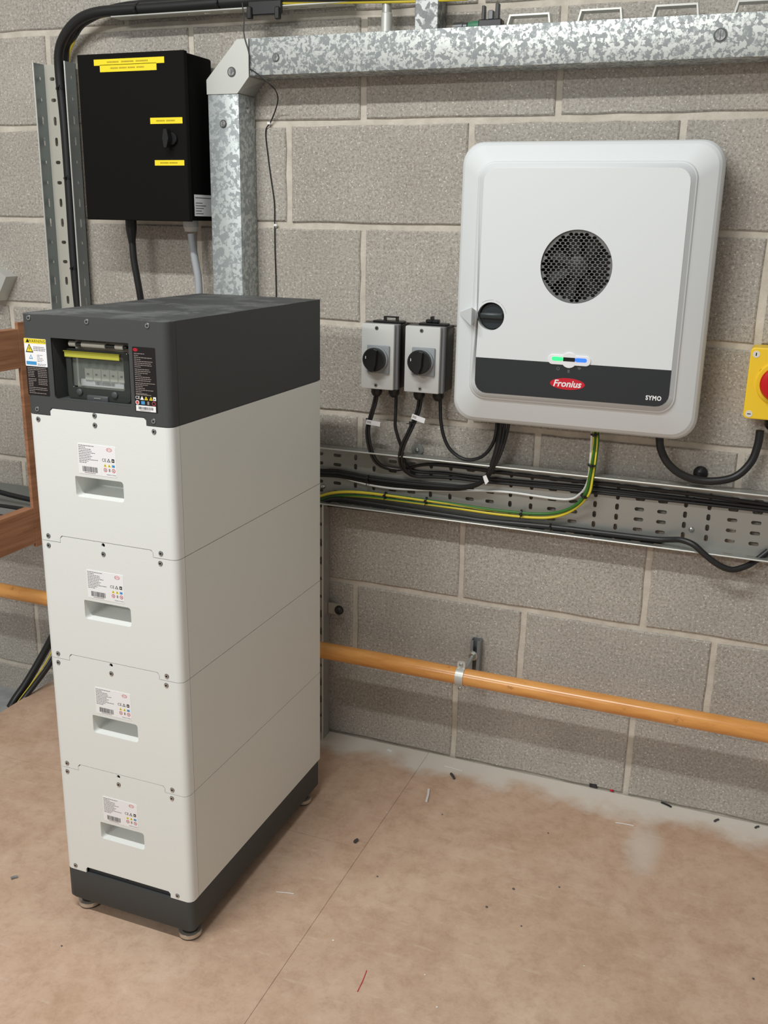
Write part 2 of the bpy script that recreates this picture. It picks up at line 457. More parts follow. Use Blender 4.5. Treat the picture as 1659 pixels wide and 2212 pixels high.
def body(z0, h, m, op=(-.058, .048, .088, .132), d2=.066):
    """sheet-metal case; the front 40 mm is built round the recess op = (x0, x1, z0, z1)"""
    b = MB(); a0, a1 = z0+.0007, z0+h-.0007; y1 = BY+.0245; y2 = BY+d2
    b.box(BX-HWD, BX+HWD, y2, BY+BD, a0, a1, m)
    b.box(BX-HWD, BX+op[0], y1, y2, a0, a1, m).box(BX+op[1], BX+HWD, y1, y2, a0, a1, m)
    b.box(BX+op[0], BX+op[1], y1, y2, a0, z0+op[2], m).box(BX+op[0], BX+op[1], y1, y2, z0+op[3], a1, m)
    return b
def pocket(x0, x1, z0, z1, d, m, r=.006):
    out = [(BX+a, c) for a, c in rrect(x0, x1, z0, z1, [r, r, r, .002])]; n = len(out)
    inn = [(BX+a, c) for a, c in rrect(x0+.002, x1-.002, z0+.006, z1-.0005, [r*.6, r*.6, r*.6, .002])]
    vs = [(a, BY+.0015, c) for a, c in out]+[(a, BY+d, c) for a, c in inn]
    return MB().add(vs, [(i, (i+1) % n, n+(i+1) % n, n+i) for i in range(n)]+[tuple(range(n, 2*n))], m)
class Label:
    """flat print on the battery front, drawn in local metres from the label's lower left corner"""
    def __init__(s, x, z, w, h, m, r=.002, y=BY, th=.0004):
        s.b = MB(); s.x, s.z, s.y = x, z, y-th
        s.b.mesh(plate2d([(x+a, z+c) for a, c in rrect(0, w, 0, h, r, 3)], (), th), m, XZ(y-th/2))
        s.k = 0
    def poly(s, pts, m, lift=1):
        s.b.add([(s.x+a, s.y-.00008*lift, s.z+c) for a, c in pts], [tuple(range(len(pts)))], m); return s
    def rect(s, a, c, w, h, m, lift=1): return s.poly([(a, c), (a+w, c), (a+w, c+h), (a, c+h)], m, lift)
    def ell(s, a, c, rx, rz, m, lift=1): return s.poly([(a+rx*math.cos(k*math.pi/10), c+rz*math.sin(k*math.pi/10)) for k in range(20)], m, lift)
    def tri(s, a, c, w, m, lift=1): return s.poly([(a-w/2, c), (a+w/2, c), (a, c+w*.9)], m, lift)
    def text(s, body_, a, c, size, m, lift=2, **kw):
        me = text_mesh(body_, size, **kw)
        s.b.add([(s.x+a+v.co.x, s.y-.00008*lift, s.z+c+v.co.y) for v in me.vertices], [list(p.vertices) for p in me.polygons], m); return s
    def lines(s, a, c, widths, pitch, hgt, m, lift=1):
        for i, w in enumerate(widths):
            x = 0
            while x < w-.0005:
                l = min(rng.uniform(.002, .006), w-x); s.rect(a+x, c-i*pitch, l, hgt, m, lift); x += l+.0007
        return s
    def bars(s, a, c, w, h, m, lift=3, step=.0009):
        x = 0
        while x < w:
            l = rng.choice([.0004, .0004, .0008, .0012]); s.rect(a+x, c, min(l, w-x), h, m, lift); x += l+rng.choice([.0004, .0007])
        return s
    def build(s, parent, name='label'): return s.b.build(name, parent, smooth=0)
def icons(L, a, c, s, dark, pale):
    L.text('CE', a+.004*s, c+.021*s, .0075*s, dark)
    L.tri(a+.0135*s, c+.0185*s, .0072*s, dark).tri(a+.0135*s, c+.0195*s, .0036*s, pale, 2)
    L.rect(a+.0195*s, c+.0185*s, .0055*s, .0062*s, dark).rect(a+.0212*s, c+.0203*s, .002*s, .0022*s, pale, 2)
    for q in (0, 1):
        L.tri(a+(.0055+.0085*q)*s, c+.0095*s, .0064*s, 'sign_yellow').tri(a+(.0055+.0085*q)*s, c+.011*s, .0022*s, 'sign_dark', 2)
    L.rect(a+.0195*s, c+.0098*s, .0058*s, .0042*s, 'sign_blue')
    for q in (0, 2):
        L.ell(a+(.0055+.0085*q)*s, c+.004*s, .0036*s, .0036*s, 'red_print').ell(a+(.0055+.0085*q)*s, c+.004*s, .0024*s, .0024*s, 'label_white' if dark != 'white_ink' else 'label_black', 2).rect(a+(.0045+.0085*q)*s, c+.0032*s, .002*s, .0016*s, 'sign_dark' if dark != 'white_ink' else 'white_ink', 3)
    L.rect(a+.0125*s, c+.0015*s, .0032*s, .0052*s, 'print_pale')
for i in range(4):
    z0 = Z1+MH*i
    mod = body(z0, MH, 'battery_side').build('battery_module', tower)
    tag(mod, label=['bottom', 'second lowest', 'second highest', 'top'][i]+' white battery module of the tower')
    hole = rrect(-.0552, .0448, z0+.0915, z0+.1285, [.006, .006, .006, .002])
    th = [(circle(-.0055, z0+MH+.0078, .0038, 12))] if i < 3 else []
    front_panel(z0, MH, 'battery_white', True, True, [hole]+th).build('front_panel', mod)
    pocket(-.0552, .0448, z0+.0915, z0+.1285, .058, 'battery_white').build('handle_recess', mod)
    for x, z in ((-.125, .2226), (-.006, .2226), (.1122, .2226), (-.124, .0095), (.1140, .0095)):
        screw(BX+x, z0+z, mod)
    if i == 3: screw(BX-.0055, z0+.2392, mod)
    else: MB().lathe((BX-.0055, BY+.006, z0+MH+.0078), (0, 1, 0), [(0, .006), (.002, .006)], 'hole', 12).build('screw_hole', mod)
    L = Label(BX-.0455, z0+.1345, .0785, .054, 'label_white')
    L.lines(.002, .0500, [.032, .014, .026, .027, .034, .024, .028, .025, .040, .020, .015], .0030, .0011, 'label_print')
    L.rect(.0015, .0012, .0455, .0150, 'white_ink', 1); L.bars(.008, .0045, .031, .0095, 'barcode'); L.rect(.012, .0022, .023, .0011, 'print_pale', 2)
    L.ell(.0655, .0475, .0058, .0034, 'red_print').ell(.0655, .0475, .0050, .0027, 'label_white', 2).text('BYD', .0655, .0474, .0045, 'red_print', 3)
    icons(L, .050, .0075, 1.0, 'sign_dark', 'label_white')
    L.text('MADE IN CHINA', .0675, .0035, .0026, 'label_print')
    L.build(mod)
# control unit on top
zc = Z1+4*MH; HC = .1726
ctl = body(zc, HC, 'battery_dark', (-.0865, .0717, .0285, .1350), .075).build('control_unit', tower)
tag(ctl, label='dark grey control unit with a breaker window on top of the tower')
wx0, wx1, wz0, wz1 = -.0855, .0707, zc+.0295, zc+.1340
D2 = .075
fp = front_panel(zc, HC, 'battery_dark', False, True, [rrect(wx0, wx1, wz0, wz1, [.006, .004, .001, .001])])
# top of the front sheet closes the corner up to the lid
fp.box(BX-HWD+.006, BX+HWD-.006, BY+.003, BY+.0245, zc+HC-.003, zc+HC-.0007, 'battery_dark')
fp.build('front_panel', ctl)
b = MB()   # recess lining
o_ = [(wx0, wz0), (wx1, wz0), (wx1, wz1), (wx0, wz1)]
vs = [(BX+a, BY+.002, c) for a, c in o_]+[(BX+a, BY+D2-.001, c) for a, c in o_]
b.add(vs, [(0, 1, 5, 4), (1, 2, 6, 5), (2, 3, 7, 6), (3, 0, 4, 7), (4, 5, 6, 7)], 'battery_dark'); b.build('window_recess', ctl, smooth=0)
for x, z in ((-.1278, .1649), (-.0088, .1646), (.1092, .1644), (-.1252, .0089), (.1125, .0087)): screw(BX+x, zc+z, ctl, m='washer')
# breaker cover inside the window
cy0 = BY+.022; cx0, cx1 = BX-.0705, BX+.0555; cz0, cz1 = zc+.0300, zc+.1270
b = MB()
b.box(cx0, cx1, cy0+.020, BY+D2-.002, cz0+.004, cz1+.001, 'breaker_grey', .003); b.build('breaker_housing', ctl)
MB().box(cx0+.006, cx1-.008, cy0+.0185, cy0+.021, cz0+.022, cz1-.028, 'toggle', .001, 1).build('breaker_opening', ctl)
for k in range(5):
    xk = cx0+.022+k*.0172
    bb = MB().box(xk, xk+.0165, cy0+.014, cy0+.020, cz0+.030, cz0+.052, 'breaker_grey', .001, 1)
    bb.box(xk+.005, xk+.0095, cy0+.0134, cy0+.0142, cz0+.0395, cz0+.0425, 'hole')
    ob = bb.build('breaker', ctl)
for k in range(5):
    xk = cx0+.022+k*.0172
    MB().box(xk+.002, xk+.0125, cy0+.007, cy0+.019, cz0+.0525, cz0+.064, 'toggle', .0015, 1).build('toggle_switch', ctl)
L = Label(cx0+.012, cz0+.020, .088, .012, 'label_white', y=cy0+.0165); L.bars(.030, .003, .040, .0055, 'barcode'); L.build(ctl, 'barcode_label')
b = MB().mesh(plate2d(rrect(cx0, cx1, cz0+.022, cz1-.012, .008), (), .0018, .0004), 'smoke_clear', XZ(cy0)); b.build('clear_cover', ctl)
fr = plate2d(rrect(cx0-.001, cx1+.001, cz0, cz1-.011, .008), [rrect(cx0+.010, cx1-.010, cz0+.0205, cz1-.020, .004)], .004, .0006)
MB().mesh(fr, 'smoke_dark', XZ(cy0-.002)).build('cover_frame', ctl)
b = MB(); xx = (cx0+cx1)/2
b.box(xx-.024, xx+.020, cy0-.007, cy0-.001, cz0-.004, cz0+.009, 'toggle', .0025); b.box(xx-.008, xx+.006, cy0-.0078, cy0-.0066, cz0+.0035, cz0+.0055, 'chrome'); b.build('cover_catch', ctl)
for xk in (cx0+.024, cx1-.030): MB().lathe((xk, cy0-.003, cz0+.0125), (0, -1, 0), [(0, .0058), (.003, .0058), (.004, .004)], 'toggle', 16).build('cover_screw', ctl)
for xk, w_ in ((cx0+.004, .014), (cx0+.030, .048), (cx0+.098, .016)):
    MB().cyl((xk, cy0+.004, cz1-.004), (xk+w_, cy0+.004, cz1-.004), .0052, 'breaker_grey', 14).build('hinge', ctl)
MB().cyl((cx0+.002, cy0+.004, cz1-.004), (cx1-.006, cy0+.004, cz1-.004), .0028, 'toggle', 10).build('hinge_pin', ctl)
b = MB().box(cx0-.002, cx1-.016, cy0-.0065, cy0-.0045, cz1-.026, cz1-.0165, 'reflector', .0008, 1); b.box(cx0-.0025, cx1-.014, cy0-.009, cy0-.0045, cz1-.0165, cz1-.0145, 'reflector', .0008, 1); b.build('yellow_strip', ctl)
# printed labels on the control unit
L = Label(BX-.1418, zc+.0832, .0460, .0472, 'label_white', .0015)
L.rect(.0004, .0388, .0452, .0082, 'sign_yellow').text('WARNING', .027, .0428, .0072, 'sign_dark', 2, spacing=1.1)
L.tri(.0075, .0402, .0072, 'sign_dark', 2).tri(.0105, .0235, .0165, 'sign_dark', 2).tri(.0105, .0250, .0120, 'sign_yellow', 3)
L.poly([(.0112, .0335), (.0090, .0300), (.0108, .0300), (.0098, .0262), (.0122, .0308), (.0106, .0308)], 'sign_dark', 4)
L.lines(.019, .0325, [.023, .025, .024], .0028, .0012, 'label_print')
L.rect(.002, .0025, .0215, .0195, 'white_ink', 1).rect(.002, .0025, .0215, .0058, 'sign_blue', 2).tri(.0125, .0125, .0085, 'sign_blue', 2).tri(.0125, .0138, .0045, 'white_ink', 3)
L.lines(.0255, .0190, [.012, .006, .012, .013, .010], .0026, .0008, 'label_print').lines(.0255, .0040, [.018, .016], .0022, .0008, 'label_print')
L.build(ctl)
L = Label(BX-.1415, zc+.0334, .0460, .0492, 'label_black', .0015)
L.lines(.003, .0465, [.039, .040], .0029, .0011, 'print_pale').lines(.003, .0405, [.014]*4, .0029, .0010, 'print_pale').lines(.024, .0405, [.019]*4, .0029, .0010, 'print_pale')
L.lines(.003, .0275, [.017]*2+[.010]*3, .0029, .0010, 'print_pale').lines(.024, .0275, [.019]*4, .0029, .0010, 'print_pale').lines(.003, .0125, [.038, .040, .012, .036], .0031, .0010, 'print_pale')
L.build(ctl, 'label')
L = Label(BX+.0778, zc+.0225, .0440, .1070, 'label_black', .002)
L.ell(.006, .1020, .0044, .0026, 'logo_red').text('BYD', .006, .1019, .0034, 'label_black', 2)
L.lines(.003, .0955, [.020, .008, .034, .012, .035, .032, .034, .012], .0031, .0010, 'print_pale')
L.lines(.003, .0700, [.028, .030, .026, .012, .030, .031, .030], .0031, .0010, 'print_pale')
L.lines(.003, .0475, [.038, .024, .014, .018, .034, .012, .022], .0029, .0010, 'print_pale')
L.lines(.003, .0268+.0015, [.030], .0029, .0010, 'print_pale')
for q in (0, 1): L.tri(.0225+.0095*q, .0205, .0070, 'sign_yellow').tri(.0225+.0095*q, .022, .0024, 'sign_dark', 2)
L.text('CE', .006, .0235, .0072, 'white_ink').tri(.0145, .0203, .0072, 'white_ink').rect(.0362, .0205, .0055, .006, 'white_ink').rect(.0378, .022, .002, .002, 'label_black', 2)
L.ell(.005, .0155, .0036, .0036, 'white_ink').ell(.005, .0155, .0026, .0026, 'red_print', 2).rect(.0125, .0128, .0070, .0055, 'sign_blue').rect(.0245, .0128, .0035, .0055, 'print_pale').ell(.037, .0155, .0036, .0036, 'red_print').ell(.037, .0155, .0026, .0026, 'label_black', 2)
L.rect(.002, .0012, .0385, .0098, 'white_ink', 1).bars(.007, .0042, .029, .0045, 'barcode'); L.rect(.010, .0022, .020, .0009, 'print_pale', 2)
L.build(ctl)
# base and feet
b = MB()
prof = rrect(BX-HWD, BX+HWD, BY, BY+BD, .013, 5)
bot = rrect(BX-HWD+.004, BX+HWD-.004, BY+.004, BY+BD-.004, .012, 5); n = len(prof)
zb = .0286
vs = [(a, c, zb) for a, c in bot]+[(a, c, zb+.006) for a, c in prof]+[(a, c, Z1-.0008) for a, c in prof]
b.add(vs, [(r_*n+i, r_*n+(i+1) % n, (r_+1)*n+(i+1) % n, (r_+1)*n+i) for r_ in (0, 1) for i in range(n)]+[tuple(range(n-1, -1, -1)), tuple(2*n+i for i in range(n))], 'battery_dark')
base = b.build('base', tower)
b = MB().box(BX-TAB+.001, BX+TAB-.001, BY+.008, BY+.023, Z1-.001, Z1+TH, 'battery_dark'); b.lathe((BX-.0055, BY+.0079, Z1+.0065), (0, -1, 0), [(0, .003), (.0005, .003)], 'hole', 12); b.build('base_lip', base)
for sx_ in (-1, 1):
    for yy in (BY+.030, BY+BD-.045):
        c = (BX+sx_*.1195, yy, 0)
        ft = MB().lathe(c, (0, 0, 1), [(0, .019), (.003, .0225), (.0042, .0225)], 'foot_rubber', 28)
        ft.lathe(c, (0, 0, 1), [(.0042, .0228), (.0125, .0228), (.0135, .021)], 'foot_metal', 28)
        ft.lathe(c, (0, 0, 1), [(.0135, .016), (zb+.001, .016)], 'foot_rubber', 24)
        ft.build('foot', tower)

# ================================================================== INVERTER
inv = thing('inverter', (.7315, 0, .927), 'white wall-mounted inverter with round black fan grille and dark lower band', 'inverter')
YF = -.150
def ring(y, x0, x1, z0, z1, r): return [(a, y, c) for a, c in rrect(x0, x1, z0, z1, r, 8)]
rx0, rx1, rz0, rz1 = .4665, .9975, .9265, 1.5215
fx0, fx1, fz0, fz1 = .5180, .9500, .9905, 1.4760
rings = [ring(-.030, rx0+.004, rx1-.004, rz0+.004, rz1-.004, .040), ring(-.060, rx0+.001, rx1-.001, rz0+.001, rz1-.001, .044), ring(-.096, rx0, rx1, rz0, rz1, .046)]
for s_, e_ in ((-.106, .02), (-.115, .09), (-.1215, .20), (-.133, .55), (-.1440, .91)):
    rings.append(ring(s_, rx0+(fx0-rx0)*e_, rx1+(fx1-rx1)*e_, rz0+(fz0-rz0)*e_, rz1+(fz1-rz1)*e_, .046-.012*e_))
rings.append(ring(YF+.0012, fx0-.0018, fx1+.0018, fz0-.0018, fz1+.0018, .033)); rings.append(ring(YF, fx0, fx1, fz0, fz1, .032))
n = len(rings[0]); vs = sum(rings, []); fs = [(r_*n+i, r_*n+(i+1) % n, (r_+1)*n+(i+1) % n, (r_+1)*n+i) for r_ in range(len(rings)-1) for i in range(n)]
cov = MB().add(vs, fs, 'inverter_white')
GC = (.7312, 1.2745); GR = .0738; KC = W(1060.3, 683.3, YF); KR = .0300
face = plate2d([(a, c) for a, _, c in rings[-1]], [circle(*GC, GR, 56), circle(KC.x, KC.z, KR, 32)], .001)
cov.mesh(face, 'inverter_white', XZ(YF+.0005))
cover = cov.build('cover', inv, smooth=13)
# pointer notch pressed into the left bevel beside the knob
cut = MB(); q0 = W(1005, 682, -.118)
kz = KC.z
cut.add([(fx0+.004, YF-.03, kz+.019), (fx0+.004, YF-.03, kz-.019), (.4790, -.1235, kz+.003), (.4790, -.1235, kz-.003), (fx0+.004, -.124, kz+.004), (fx0+.004, -.124, kz-.004)],
        [(0, 1, 3, 2), (0, 2, 4), (1, 5, 3), (2, 3, 5, 4), (0, 4, 5, 1)], 'inverter_white')
co = cut.build('tmp_cut', None, smooth=0, origin=(0, 0, 0))
md = cover.modifiers.new('b', 'BOOLEAN'); md.object = co; md.operation = 'DIFFERENCE'; md.solver = 'EXACT'
try:
    bpy.context.view_layer.update()
    nm = bpy.data.meshes.new_from_object(cover.evaluated_get(bpy.context.evaluated_depsgraph_get()))
    ok = len(nm.polygons) > 150
except Exception as ex:
    ok = False
cover.modifiers.clear()
if ok: cover.data = nm
bpy.data.objects.remove(co)
# panels proud of the cover
zs0 = .9925+.1
PL0, PL1 = fx0+.0095, fx1-.0095
zstrip = W(1240, 786, YF).z
me = plate2d(rrect(PL0, PL1, zstrip+.0003, fz1-.0095, [0, 0, .026, .026]), [circle(*GC, GR-.0002, 56), circle(KC.x, KC.z, KR-.0002, 32)], .0012, .0003)
MB().mesh(me, 'inverter_white', XZ(YF-.0005)).build('front_panel', inv)
me = plate2d(rrect(PL0, PL1, fz0+.0105, zstrip, [.026, .026, 0, 0]), (), .0014, .0003)
strip = MB().mesh(me, 'inverter_black', XZ(YF-.0006)).build('lower_band', inv); tag(strip, label='dark band with logo and lettering')
YS = YF-.0014
# logo and lettering
lc = W(1225.5, 829.5, YS)
b = MB().mesh(plate2d([(lc.x+.0370*math.cos(k*math.pi/24), lc.z+.0122*math.sin(k*math.pi/24)) for k in range(48)], (), .0004), 'logo_red', XZ(YS-.0002))
me = text_mesh('Fronius', .0175, .25, .0004, 1.0)
xs = [v.co.x for v in me.vertices]; k_ = .0600/(max(xs)-min(xs)); cx_ = (max(xs)+min(xs))/2
b.add([(lc.x+(v.co.x-cx_)*k_, YS-.0006, lc.z+v.co.y*k_-.0002) for v in me.vertices], [list(p.vertices) for p in me.polygons], 'white_ink'); b.build('logo', strip, smooth=0)
sc_ = W(1411.5, 860.5, YS); me = text_mesh('SYMO', .0155, 0, .0006, 1.15); xs = [v.co.x for v in me.vertices]; k_ = .0315/(max(xs)-min(xs)); cx_ = (max(xs)+min(xs))/2
MB().add([(sc_.x+(v.co.x-cx_)*k_, YS-.0003, sc_.z+v.co.y*.82) for v in me.vertices], [list(p.vertices) for p in me.polygons], 'white_ink').build('lettering', strip, smooth=0)
# little icons
def flatring(c, r0, r1, a0, a1, m, b):
    n_ = 14; vs = []
    for k in range(n_+1):
        a = a0+(a1-a0)*k/n_; vs += [(c.x+r0*math.cos(a), c.y, c.z+r0*math.sin(a)), (c.x+r1*math.cos(a), c.y, c.z+r1*math.sin(a))]
    b.add(vs, [(2*k, 2*k+1, 2*k+3, 2*k+2) for k in range(n_)], m)
mat('icon_grey', (120, 122, 122), .5)
c1 = W(1205.5, 796, YS-.0002); b = MB(); flatring(c1, .0026, .0034, 2.2, 7.2, 'icon_grey', b); b.add([(c1.x-.0004, c1.y, c1.z+.001), (c1.x+.0004, c1.y, c1.z+.001), (c1.x+.0004, c1.y, c1.z+.0042), (c1.x-.0004, c1.y, c1.z+.0042)], [(0, 1, 2, 3)], 'icon_grey'); b.build('icon', strip, smooth=0)
c1 = W(1228, 803, YS-.0002); b = MB(); flatring(c1, .0014, .0022, 3.1, 6.3, 'icon_grey', b)
for dx in (-.0018, 0, .0014): b.add([(c1.x+dx-.0003, c1.y, c1.z), (c1.x+dx+.0005, c1.y, c1.z), (c1.x+dx+.0005, c1.y, c1.z+.0042), (c1.x+dx-.0003, c1.y, c1.z+.0042)], [(0, 1, 2, 3)], 'icon_grey')
b.build('icon', strip, smooth=0)
c1 = W(1251, 800, YS-.0002); b = MB()
for r_ in (.0016, .0034, .0052): flatring(c1, r_, r_+.0009, .8, 2.34, 'icon_grey', b)
b.build('icon', strip, smooth=0)
# status light
sl = W(1230, 778, YF)
b = MB().mesh(plate2d(rrect(sl.x-.0455, sl.x+.0455, sl.z-.0105, sl.z+.0105, .0104), (), .005, .001), 'led_glass', XZ(YF-.0012))
b.mesh(plate2d(circle(sl.x, sl.z, .0165, 28), (), .0052, .001), 'led_glass', XZ(YF-.0012))
lamp = b.build('status_light', inv)
for x0, x1, mm, nm_ in ((-.037, -.0125, 'led_green', 'green_light'), (-.0125, .0125, 'hole', 'sensor_window'), (.0125, .037, 'led_blue', 'blue_light')):
    MB().mesh(plate2d(rrect(sl.x+x0, sl.x+x1, sl.z-.0022, sl.z+.0058, .0038 if mm != 'hole' else .0004), (), .0012), mm, XZ(YF-.0038)).build(nm_, lamp)
# fan grille
holes = []; r_ = 0; z_ = GC[1]-GR
px_, pz_ = .0106, .0060
while z_ < GC[1]+GR:
    x_ = GC[0]-GR-(px_/2 if r_ % 2 else 0)
    while x_ < GC[0]+GR:
        if math.hypot(x_-GC[0], z_-GC[1]) < GR-.0046:
            a_, h_ = px_*.46, pz_*.40*1.30
            holes.append([(x_+a_, z_), (x_+a_*.45, z_+h_), (x_-a_*.45, z_+h_), (x_-a_, z_), (x_-a_*.45, z_-h_), (x_+a_*.45, z_-h_)])
        x_ += px_
    z_ += pz_; r_ += 1
mat('grille', (118, 118, 116), .4, .3)
gr = MB().mesh(plate2d(circle(*GC, GR+.002, 56), holes, .0012), 'grille', XZ(YF+.005)).build('fan_grille', inv); tag(gr, label='round black honeycomb fan grille')
b = MB()   # dark well and fan behind the grille
vs = [(GC[0]+GR*1.01*math.cos(k*math.pi/24), YF+.0015, GC[1]+GR*1.01*math.sin(k*math.pi/24)) for k in range(48)]; vs += [(x, YF+.055, z) for x, y, z in vs]
b.add(vs, [(k, (k+1) % 48, 48+(k+1) % 48, 48+k) for k in range(48)]+[tuple(range(48, 96))], 'black_plastic'); b.build('fan_well', gr)
mat('fan_blade', (60, 60, 60), .4)
b = MB().lathe((GC[0], YF+.030, GC[1]), (0, -1, 0), [(0, .022), (.012, .022), (.014, .019)], 'fan_blade', 24)
for k in range(7):
    a = k*2*math.pi/7; u_ = Vector((math.cos(a), 0, math.sin(a))); w_ = Vector((-math.sin(a), 0, math.cos(a))); c0 = Vector((GC[0], YF+.024, GC[1]))
    b.prism([c0+u_*.02-w_*.006+Vector((0, .005, 0)), c0+u_*.068-w_*.014+Vector((0, .008, 0)), c0+u_*.068+w_*.012-Vector((0, .006, 0)), c0+u_*.02+w_*.006-Vector((0, .005, 0))], 'fan_blade', (0, .001, 0))
b.build('fan', gr)
# dc knob in its well
b = MB(); vs = [(KC.x+KR*math.cos(k*math.pi/16), YF-.0012, KC.z+KR*math.sin(k*math.pi/16)) for k in range(32)]; vs += [(x, YF+.022, z) for x, y, z in vs]
b.add(vs, [(k, (k+1) % 32, 32+(k+1) % 32, 32+k) for k in range(32)], 'inverter_white'); b.add(vs[32:], [tuple(range(32))], 'hole'); b.build('knob_well', inv)
mat('knob_dark', (44, 50, 52), .3)
b = MB().lathe((KC.x+.001, YF+.021, KC.z), (0, -1, 0), [(0, .0275), (.010, .0275), (.0125, .025)], 'knob_dark', 32)
b.box(KC.x-.024, KC.x+.026, YF-.003, YF+.010, KC.z-.005, KC.z+.007, 'knob_dark', .003); b.build('knob', inv); 
b = MB()
for c_, r0, a0, a1 in ((KC, .034, .2, .9), (KC, .034, 1.0, 1.3), (KC, .034, 1.45, 2.2)):
    flatring(Vector((c_.x, YF-.0013, c_.z)), r0, r0+.0005, a0, a1, 'print_pale', b)
b.build('knob_scale', inv, smooth=0)
# fixing holes along the bottom bevel, wall bracket
for u_, v_ in ((1059, 900.5), (1409, 931)):
    p = W(u_, v_, -.112); MB().lathe(p+Vector((0, .008, .004)), Vector((0, -1, -.62)), [(0, .0052), (.0105, .0052)], 'hole', 14).build('screw_hole', inv)
MB().box(.480, .985, -.031, -.001, .945, 1.505, 'dark_steel', .004).build('heat_sink', inv)
for k in range(4): MB().box(rx1-.012, rx1-.0045, -.029+.006*k, -.027+.006*k, .97, 1.47, 'dark_steel').build('cooling_fin', inv)

# ================================================================== ISOLATOR SWITCHES
def gland(x, z, y, parent, m='black_plastic', r=.0135):
    return MB().lathe((x, y, z), (0, 0, -1), [(-.002, r*.9), (.004, r*.9), (.004, r), (.014, r), (.020, r*.8), (.024, r*.5)], m, 16).build('cable_gland', parent)
def isolator(x0, x1, label, lug, kc):
    z0, z1 = .9765, 1.1295
    t_ = thing('isolator_switch', ((x0+x1)/2, 0, z0), label, 'switch', 'isolator switches')
    MB().box(x0+.001, x1-.001, -.060, -.0005, z0+.001, z1-.001, 'black_plastic', .003).build('back_box', t_)
    lid = MB().box(x0, x1, -.0745, -.0602, z0, z1, 'switch_edge', .002, 1); lid.box(x0+.0003, x1-.0075, -.085, -.0735, z0+.0004, z1-.0004, 'switch_grey', .003)
    lid = lid.build('lid', t_)
    cx = (x0+x1)/2-.004
    for zz in (z1-.010, z0+.010):
        MB().lathe((cx-.002, -.0845, zz), (0, -1, 0), [(0, .0046), (.0012, .0046)], 'bolt', 14).lathe((cx-.002, -.0856, zz), (0, -1, 0), [(0, .0022), (.0004, .0022)], 'hole', 8).build('screw', lid)
    kx, kz = kc.x, kc.z
    MB().box(kx-.0235, kx+.0325, -.0910, -.0845, kz-.033, kz+.0315, 'plate_grey', .002).build('switch_plate', t_)
    kn = MB().lathe((kx+.002, -.0908, kz), (0, -1, 0), [(0, .0288), (.006, .0288), (.007, .0275)], 'plate_grey', 32).build('knob_collar', t_)
    b_ = MB().lathe((kx, -.0975, kz), (0, -1, 0), [(0, .0275), (.010, .0275), (.0125, .0248)], 'knob_black', 32)
    b_.prism([(kx+.004, -.108, kz+.0255), (kx+.012, -.108, kz+.023), (kx+.0095, -.108, kz-.010), (kx+.002, -.108, kz-.0270), (kx-.008, -.108, kz-.0250), (kx-.002, -.108, kz+.005)], 'knob_black', (0, -.011, 0))
    b_.build('knob', t_)
    b2 = MB().lathe((kx-.004, -.1098, kz+.002), (0, -1, 0), [(0, .0018), (.0012, .0018)], 'hole', 10)
    b2.box(kx-.019, kx-.0175, -.1105, -.1098, kz+.002, kz+.008, 'white_ink'); b2.build('pointer_mark', t_)
    for gx in (x0+.024, x1-.024): gland(gx, z0, -.042 if gx < cx else -.034, t_)
    # fixing lug on top
    l_ = MB()
    if lug == 0:
        l_.box(x0+.014, x1-.002, -.050, -.020, z1-.001, z1+.004, 'black_plastic', .0015, 1)
        l_.box(x0+.038, x0+.042, -.040, -.028, z1+.004, z1+.012, 'black_plastic').box(x0+.068, x0+.072, -.040, -.028, z1+.004, z1+.012, 'black_plastic').box(x0+.038, x0+.072, -.040, -.028, z1+.011, z1+.014, 'black_plastic')
    else:
        l_.box(x0+.020, x1-.006, -.050, -.020, z1-.001, z1+.004, 'black_plastic', .0015, 1)
        l_.box(x0+.034, x0+.066, -.042, -.028, z1+.004, z1+.012, 'black_plastic', .002, 1).box(x0+.046, x0+.051, -.044, -.026, z1+.006, z1+.019, 'black_plastic', .001, 1)
    l_.build('top_plug', t_)
    return t_
isolator(.2290, .3185, 'grey isolator switch with round black knob, the left one beside the battery tower', 0, W(809, 776.5, -.1))
isolator(.3375, .4305, 'grey isolator switch with round black knob, right next to the white inverter', 1, W(906.5, 782, -.1))

# ================================================================== EMERGENCY STOP
e0 = W(1621.8, 749.8, -.07); e1 = W(1604.7, 903.4, -.07)
ex0 = (e0.x+e1.x)/2; ez1, ez0 = e0.z, e1.z; EW = 2*(W(1681, 837, -.07).x-ex0)
es = thing('emergency_stop', (ex0+EW/2, 0, ez0), 'yellow emergency stop box with a red mushroom button at the right edge', 'switch')
me = plate2d(rrect(ex0, ex0+EW, ez0, ez1, .009), (), .026, .0025)
MB().mesh(me, 'estop_yellow', XZ(-.058)).build('lid', es)
MB().mesh(plate2d(rrect(ex0+.001, ex0+EW-.001, ez0+.001, ez1-.001, .009), (), .045), 'estop_yellow', XZ(-.0228)).build('back_box', es)
bc = (ex0+EW/2, (ez0+ez1)/2+.004)
MB().lathe((bc[0], -.070, bc[1]), (0, -1, 0), [(0, .0445), (.004, .0445), (.006, .0425)], 'estop_yellow', 40).build('collar', es)
MB().lathe((bc[0], -.076, bc[1]), (0, -1, 0), [(0, .024), (.006, .024), (.006, .0350), (.012, .0362), (.018, .033), (.021, .020)], 'estop_red', 40).build('red_button', es)
